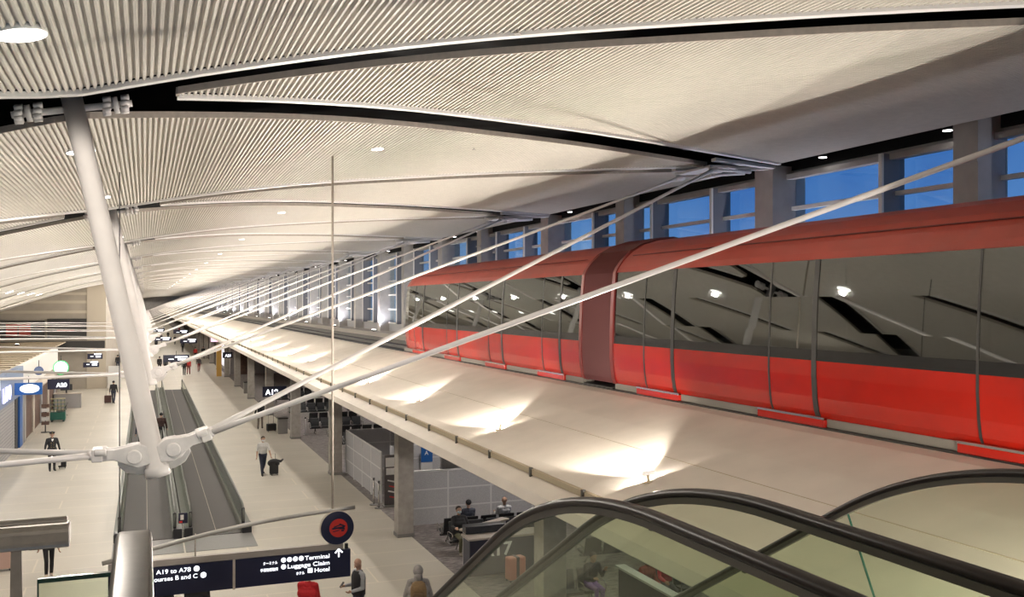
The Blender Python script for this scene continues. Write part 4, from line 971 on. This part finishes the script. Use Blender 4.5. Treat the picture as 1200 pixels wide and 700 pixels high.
# ------------------------------------------------------------------ shops on the left
XS = -6.25
def shopbox(y0, y1, name, label, wall, top=4.28):
    t = thing(name, label, 'shop', (XS, (y0 + y1) / 2, 0)); yc = (y0 + y1) / 2
    mb = MB(); mb.b2(-8.6, -.06 if 'brown' in name else -.30, y0 - yc, y1 - yc, 0, top - .05); mb.build('shop_body', wall, t)
    return t, yc
# blue shop
t, yc = shopbox(34, 58, 'blue_shop', 'blue-fronted shop with lit purple-white lettering at the left edge', M_shopblue)
mb = MB(); mb.b2(-.30, 0, 34 - yc, 58 - yc, 2.75, 4.28); mb.build('fascia', M_shopblue, t)
mb = MB(); mb.b2(-.3, .03, 56.2 - yc, 57.4 - yc, 0, 2.75); mb.b2(-.3, .03, 44.5 - yc, 46.3 - yc, 0, 2.75); mb.build('blue_pillar', M_deepblue, t)
mb = MB(); mb.b2(-.3, .02, 57.5 - yc, 58 - yc, 0, 2.75); mb.build('end_pier', M_shutter, t)
mb = MB(); mb.b2(-.28, -.1, 46.6 - yc, 55.2 - yc, 0, 2.7); sh = mb.build('shutter', M_shutter, t)
for j in range(16): mb = MB(); mb.b2(-.1, -.085, 46.6 - yc, 55.2 - yc, .08 + j * .165, .10 + j * .165); mb.build('shutter_slat', M_post, sh)
mb = MB(); mb.b2(-.28, -.06, 55.2 - yc, 56.2 - yc, 0, 2.75); mb.build('dark_recess', M_seam, t)
for j, ch in enumerate('LAPO'): text(ch, 1.0, 'letter', emit('letter_violet', (.62, .6, 1), 2.2), t, (.03, 49.8 + .68 * j - yc, 2.98), (PI / 2, 0, PI / 2), 'LEFT', .02, .01)
mb = MB(); mb.b2(.0, .06, 43.0 - yc, 48.6 - yc, 3.72, 4.2); mb.build('lit_sign', M_white, t)
# brown shop
t, yc = shopbox(58, 80, 'brown_shop', 'brown and grey shop front beyond the blue shop', M_shopbrown)
mb = MB(); mb.b2(-.30, 0, 58 - yc, 80 - yc, 2.9, 4.28); mb.build('fascia', M_shopwhite, t)
for i, y in enumerate((58.3, 62.8, 67.4, 72.0, 77)):
    mb = MB(); mb.b2(-.3, .02, y - yc, y + .8 - yc, 0, 2.9); mb.build('pier', M_shutter if i % 2 == 0 else M_fascia, t)
mb = MB(); mb.b2(-.02, .6, 58 - yc, 80 - yc, 2.82, 2.92); mb.build('canopy', M_fascia, t)
# shop roof seen from above
mb = MB(); mb.b2(-15, -6.56, 30, 93, 4.24, 4.30); ro = struct(mb, 'shop_ceiling', mat('shop_roof_beige', (.42, .36, .27), .8, noise=.2, scale=1.5), 'striped beige flat top of the shop row')
for j in range(30): mb = MB(); mb.b2(-15, -6.6, 31 + j * 2.05, 31.25 + j * 2.05, 4.30, 4.36); mb.build('roof_strip', mat('roof_strip', (.24, .19, .13), .8), ro)
for j in range(5):  # floodlights added up here to brighten the ceiling on the shop side
    y = 36 + 12 * j
    t = thing('uplight', f'added floodlight standing on the shop roof, {ORD[j]} from the blue shop end', 'uplight', (-9.5, y, 4.36), 0, 'added floodlights on the shop roof')
    mb = MB(); mb.b2(-.15, .15, -.1, .1, 0, .12); mb.build('housing', M_dark, t, bevel=.01); mb = MB(); mb.b2(-.12, .12, -.08, .08, .12, .13); mb.build('lens', M_lamp, t)
    spot((-9.5, y, 4.55), (.35, 0, 1), LE if False else 500, 150, rad=.1, blend=.4)
# blade signs
def blade(name, x0, x1, y, z0, z1, m, label, body=None, size=.3, disc=None, tz=None, al='RIGHT'):
    t = thing(name, label, 'sign', ((x0 + x1) / 2, y, z0)); hw = (x1 - x0) / 2; h_ = z1 - z0
    mb = MB()
    if disc: mb.tube([(0, -.06, h_ / 2), (0, .06, h_ / 2)], h_ / 2, 28)
    else: mb.b2(-hw, hw, -.06, .06, 0, h_)
    mb.build('sign_panel', m, t)
    if body: text(body, size, 'lettering', M_white, t, (hw * (.75 if al == 'RIGHT' else -.75), -.064, h_ * .22), XR90, al, .003, .012)
    mb = MB(); mb.tube([(0, 0, h_ - .02), (0, 0, h_ + .35)], .02, 8); mb.build('hanger', M_dark, t)
    return t
t = blade('shop_sign', -6.1, -4.85, 53.0, R(-4.6), R(-4.0), M_deepblue, 'blue hanging shop sign with a white oval')
mb = MB(); mb.sphere((.05, -.06, .31), (.45, .02, .22), 20); mb.build('oval', M_white, t)
t = blade('shop_sign', -5.05, -4.3, 62.0, R(-4.20), R(-3.45), emit('lit_palegreen', (.86, 1, .9), 1.6), 'round white and green lit shop sign', disc=True)
mb = MB(); mb.tube([(0, -.05, .375), (0, .05, .375)], .43, 28); mb.build('green_ring', emit('lit_green', (.05, .5, .16), 1.0), t)
t = blade('shop_sign', -5.95, -5.4, 60.0, R(-4.1), R(-3.6), mat('dim_blue', (.10, .14, .28), .4), 'dim blue round sign beside the green lit one', disc=True)
mb = MB(); mb.tube([(0, -.07, .25), (0, -.06, .25)], .15, 20); mb.build('inner_ring', M_shopblue, t)
t = blade('gate_sign', -5.45, -4.25, 62.6, R(-5.15), R(-4.55), M_navy, 'navy hanging gate sign with white A20 by the shops', 'A20', .34)
t = blade('gate_sign', 6.25, 7.6, 55.2, R(-5.35), R(-4.75), M_navy, 'navy hanging gate sign with white A19 beside the column', 'A19', .42, al='LEFT')
t = blade('gate_sign', 6.9, 7.8, 93.5, R(-5.2), R(-4.65), M_navy, 'navy gate sign with white A21 far along the columns', 'A21', .34)
for (x0, x1, y, z0, z1, lab) in ((1.45, 3.6, 86.5, -5.05, -4.45, 'far navy hanging sign with white lines above the walkway end'), (.9, 3.3, 134, -5.0, -4.5, 'second far hanging sign with white lines down the hall'), (.8, 3.2, 176, -5.0, -4.4, 'third far hanging sign with white lines down the hall'),
                                 (3.6, 5.4, 110, -4.4, -3.9, 'far dark sign with white lines near the guideway columns'), (-1.6, .3, 118, -4.9, -4.4, 'far dark sign with white lines just right of the struts'),
                                 (4.0, 6.2, 152, -4.6, -4.0, 'distant dark sign with white lines under the guideway edge'), (-.8, 1.2, 205, -4.8, -4.1, 'most distant dark sign with white lines in the hall'),
                                 (-4.6, -3.4, 88, -4.75, -4.3, 'upper dark sign with white lines beside the end wall'), (-4.7, -3.5, 84, -5.2, -4.8, 'lower dark sign with white lines beside the end wall')):
    t = blade('direction_sign', x0, x1, y, R(z0), R(z1), M_navy, lab); hw = (x1 - x0) / 2
    mb = MB(); mb.b2(-hw * .1, hw * .85, -.066, -.06, .36, .47); mb.b2(hw * .1, hw * .75, -.066, -.06, .14, .27); mb.b2(-hw * .6, -hw * .2, -.066, -.06, .2, .26); mb.build('lettering', M_white, t)
# green cart, magazine rack, seats near the shops
p = floor_at(68, 494); t = thing('display_cart', 'green metal display cart beside the brown shop', 'cart', (p.x, p.y, 0))
mb = MB(); mb.b2(-.45, .45, -.35, .35, .12, .62); mb.build('cart_body', M_gmetal, t, bevel=.02)
for a in (-1, 1):
    for b in (-1, 1): mb = MB(); mb.tube([(a * .35, b * .28, .0), (a * .35, b * .28, .13)], .06, 8); mb.build('wheel', M_dark, t)
for j in range(5): mb = MB(); mb.b2(-.42 + j * .21 - .015, -.42 + j * .21 + .015, -.33, -.29, .62, 1.5); mb.build('upright', M_gmetal, t)
for j in range(4): mb = MB(); mb.b2(-.43, .43, -.34, .3, .75 + j * .24, .78 + j * .24); mb.build('shelf', mat('shelf_olive', (.25, .22, .12), .6), t)
p = floor_at(51, 507); t = thing('magazine_rack', 'slim grey rack standing at the brown shop front', 'rack', (p.x + .1, p.y, 0))
mb = MB(); mb.tube([(0, 0, 0), (0, 0, 1.7)], .03, 8); mb.tube([(0, 0, 0), (0, 0, .03)], .25, 14); mb.build('pole', M_dark, t)
for j in range(5): mb = MB(); mb.box((0, -.06, .55 + j * .26), (.42, .04, .2), Matrix.Rotation(-.3, 3, 'X')); mb.build('pocket', M_pframe if j % 2 else M_shopbrown, t)
dup(r3, (-5.3, 70.5, 0), -PI / 2, 'short black seat row beside the green cart')
p = floor_at(83, 478); t = thing('service_desk', 'grey desk with dark monitor beyond the green cart', 'desk', (p.x - .2, p.y, 0))
mb = MB(); mb.b2(-.9, .9, -.35, .35, 0, 1.05); mb.build('body', M_shutter, t, bevel=.02); mb = MB(); mb.b2(-.95, .95, -.4, .4, 1.05, 1.1); mb.build('top', M_fascia, t)
mb = MB(); mb.b2(-.5, .3, -.03, .03, 1.3, 1.75); mb.b2(-.15, -.05, -.03, .03, 1.1, 1.3); mb.build('monitor', M_dark, t)
t = thing('kiosk', 'pale kiosk beside the end wall passage', 'kiosk', (-2.6, 93.0, 0)); mb = MB(); mb.b2(-.55, .55, -.4, .4, 0, 1.3); mb.build('body', M_shopwhite, t, bevel=.02); mb = MB(); mb.b2(-.5, .5, -.1, .1, 1.3, 2.0); mb.build('screen_panel', M_pframe, t)
# far gate-side shop
t = thing('far_shop', 'far shop front with pink lit sign under the guideway', 'shop', (8.6, 112, 0))
mb = MB(); mb.b2(.0, 5, -6, 14, 0, 4.4); mb.build('shop_body', mat('far_shop_grey', (.40, .38, .40), .6), t)
mb = MB(); mb.b2(-2.0, .2, -6.2, -6.0, 3.6, 4.3); mb.build('sign_board', emit('lit_pink', (1, .55, .75), 1.6), t)
mb = MB(); mb.b2(-1.6, -.2, -6.26, -6.2, 3.8, 4.1); mb.build('lettering', M_white, t)
mb = MB(); mb.b2(.8, 2.6, -6.1, -6.0, 0, 2.7); mb.build('doorway', M_shopbrown, t)
mb = MB(); mb.b2(-.02, .02, -4, 12, .4, 3.2); mb.build('shop_window', emit('lit_shop', (.9, .9, 1), .7), t)
t = thing('yellow_pillar', 'pillar coloured as if lit yellow beside the far pink sign', 'pillar', (7.3, 104, 0)); mb = MB(); mb.b2(-.25, .25, -.25, .25, 0, 3.4); mb.build('pillar_body', mat('pillar_yellow_glow', (.60, .36, .08), .5), t); mb = MB(); mb.b2(-.3, .3, -.3, .3, 3.4, 3.6); mb.build('cap', M_fascia, t)  # yellow lighting is put into the body colour; no lamp inside
# ------------------------------------------------------------------ lights of the hall and added fill lamps
for y in range(205, 430, 18): spot((-.9, y, float(zc(-.9)) - .12), (.02, 0, -1), 2200, 176, col=(1, .93, .83), rad=.06, blend=.15)
for i in range(14):
    y = 17.5 + 13.4 * i - 6.7 * (i % 2 == 9)
    big_light(4.1, y, .11, f'round ceiling downlight between struts and tram, {ORD[i]} down the hall', 'downlights between struts and tram')
    if i: spot((4.1, y, float(zc(4.1)) - .12), (-.05, 0, -1), 1050, 165, col=(1, .94, .85), rad=.06, blend=.3)
for i in range(3): spot((-3 + 5 * i, -4.0, H + 1.7), (0, .5, -1), 170, 160, rad=.08, blend=.4)  # spots added behind the camera to light the fronts of the rails
mb = MB(); mb.b2(-16, 16, -6.2, -6, 0, H + 4.6); struct(mb, 'wall_back', mat('back_wall', (.40, .36, .31), .7), 'back wall of the station behind the escalators')
for i in range(16):  # floodlights added behind the tram to lift the window columns and ceiling
    y = 5 + 13.4 * i
    t = thing('added_floodlight', f'small added floodlight on the window ledge behind the tram, {ORD[i]} down the hall', 'floodlight', (13.5, y, R(-1.75)), 0, 'added floodlights on the window ledge')
    mb = MB(); mb.b2(-.12, .12, -.25, .25, 0, .1); mb.build('housing', M_dark, t, bevel=.01); mb = MB(); mb.b2(-.09, .09, -.22, .22, .1, .11); mb.build('lens', M_lamp, t)
    spot((13.5, y, R(-1.55)), (-.1, 0, 1), 400, 160, col=(.80, .84, 1), rad=.15, blend=.5)
for i in range(10):
    spot((-7.2 + (1.0 if i < 2 else 0), 30 + 6.5 * i, float(zc(-7.2)) - .15), (.15, 0, -1), 560, 120, col=(1, .93, .83), rad=.1, blend=.6)
for i in range(9):
    y = 20 + 8.0 * i
    t = small_light((11.0, y, R(-3.06)), .14, f'round downlight in the gate lounge ceiling, {ORD[i]} down the hall', 'gate lounge downlights')
    spot((11.0, y, R(-3.12)), (0, 0, -1), 420, 140, col=(1, .93, .86), rad=.14, blend=.5)
    t = small_light((16.0, y, R(-3.06)), .14, f'round downlight deeper in the gate lounge, {ORD[i]} down the hall', 'gate lounge downlights')
    spot((16.0, y, R(-3.12)), (0, 0, -1), 420, 140, col=(1, .93, .86), rad=.14, blend=.5)
# ------------------------------------------------------------------ dusk sky
w = bpy.data.worlds.new('dusk'); S.world = w; w.use_nodes = True; nt = w.node_tree
bg = nt.nodes['Background']; tc = nt.nodes.new('ShaderNodeTexCoord'); sx = nt.nodes.new('ShaderNodeSeparateXYZ'); cr = nt.nodes.new('ShaderNodeValToRGB')
nz = nt.nodes.new('ShaderNodeTexNoise'); nz.inputs['Scale'].default_value = 9; nz.inputs['Detail'].default_value = 4
ad = nt.nodes.new('ShaderNodeMath'); ad.operation = 'MULTIPLY_ADD'; ad.inputs[1].default_value = .22; sb_ = nt.nodes.new('ShaderNodeMath'); sb_.operation = 'SUBTRACT'; sb_.inputs[1].default_value = .11
nt.links.new(tc.outputs['Generated'], sx.inputs[0]); nt.links.new(tc.outputs['Generated'], nz.inputs['Vector'])
nt.links.new(nz.outputs['Fac'], ad.inputs[0]); nt.links.new(sx.outputs['Z'], ad.inputs[2]); nt.links.new(ad.outputs[0], sb_.inputs[0]); nt.links.new(sb_.outputs[0], cr.inputs['Fac'])
e = cr.color_ramp.elements
e[0].position = 0.0; e[0].color = (.16, .24, .36, 1); e[1].position = .16; e[1].color = (.035, .115, .33, 1)
q_ = e.new(.05); q_.color = (.10, .22, .44, 1); q_ = e.new(1.0); q_.color = (.03, .10, .30, 1)
nt.links.new(cr.outputs['Color'], bg.inputs['Color']); bg.inputs['Strength'].default_value = 1.45
# ------------------------------------------------------------------ camera
cam = bpy.data.cameras.new('camera'); co = bpy.data.objects.new('camera', cam); C.objects.link(co)
co.location = (0, 0, H); co.rotation_euler = (PI / 2, 0, -TH); cam.sensor_width = 36; cam.lens = 36 * F / 1200; cam.shift_y = 6 / 1200; cam.clip_start = .05; cam.clip_end = 600
S.camera = co
S.view_settings.view_transform = 'Standard'; S.view_settings.look = 'None'; S.view_settings.gamma = 1; S.view_settings.use_curve_mapping = False
S.view_settings.exposure = 0.05
S.cycles.max_bounces = 6; S.cycles.diffuse_bounces = 3; S.cycles.glossy_bounces = 3; S.cycles.transparent_max_bounces = 16; S.cycles.transmission_bounces = 4
S.cycles.caustics_reflective = False; S.cycles.caustics_refractive = False; S.cycles.sample_clamp_indirect = 4; S.cycles.use_denoising = True
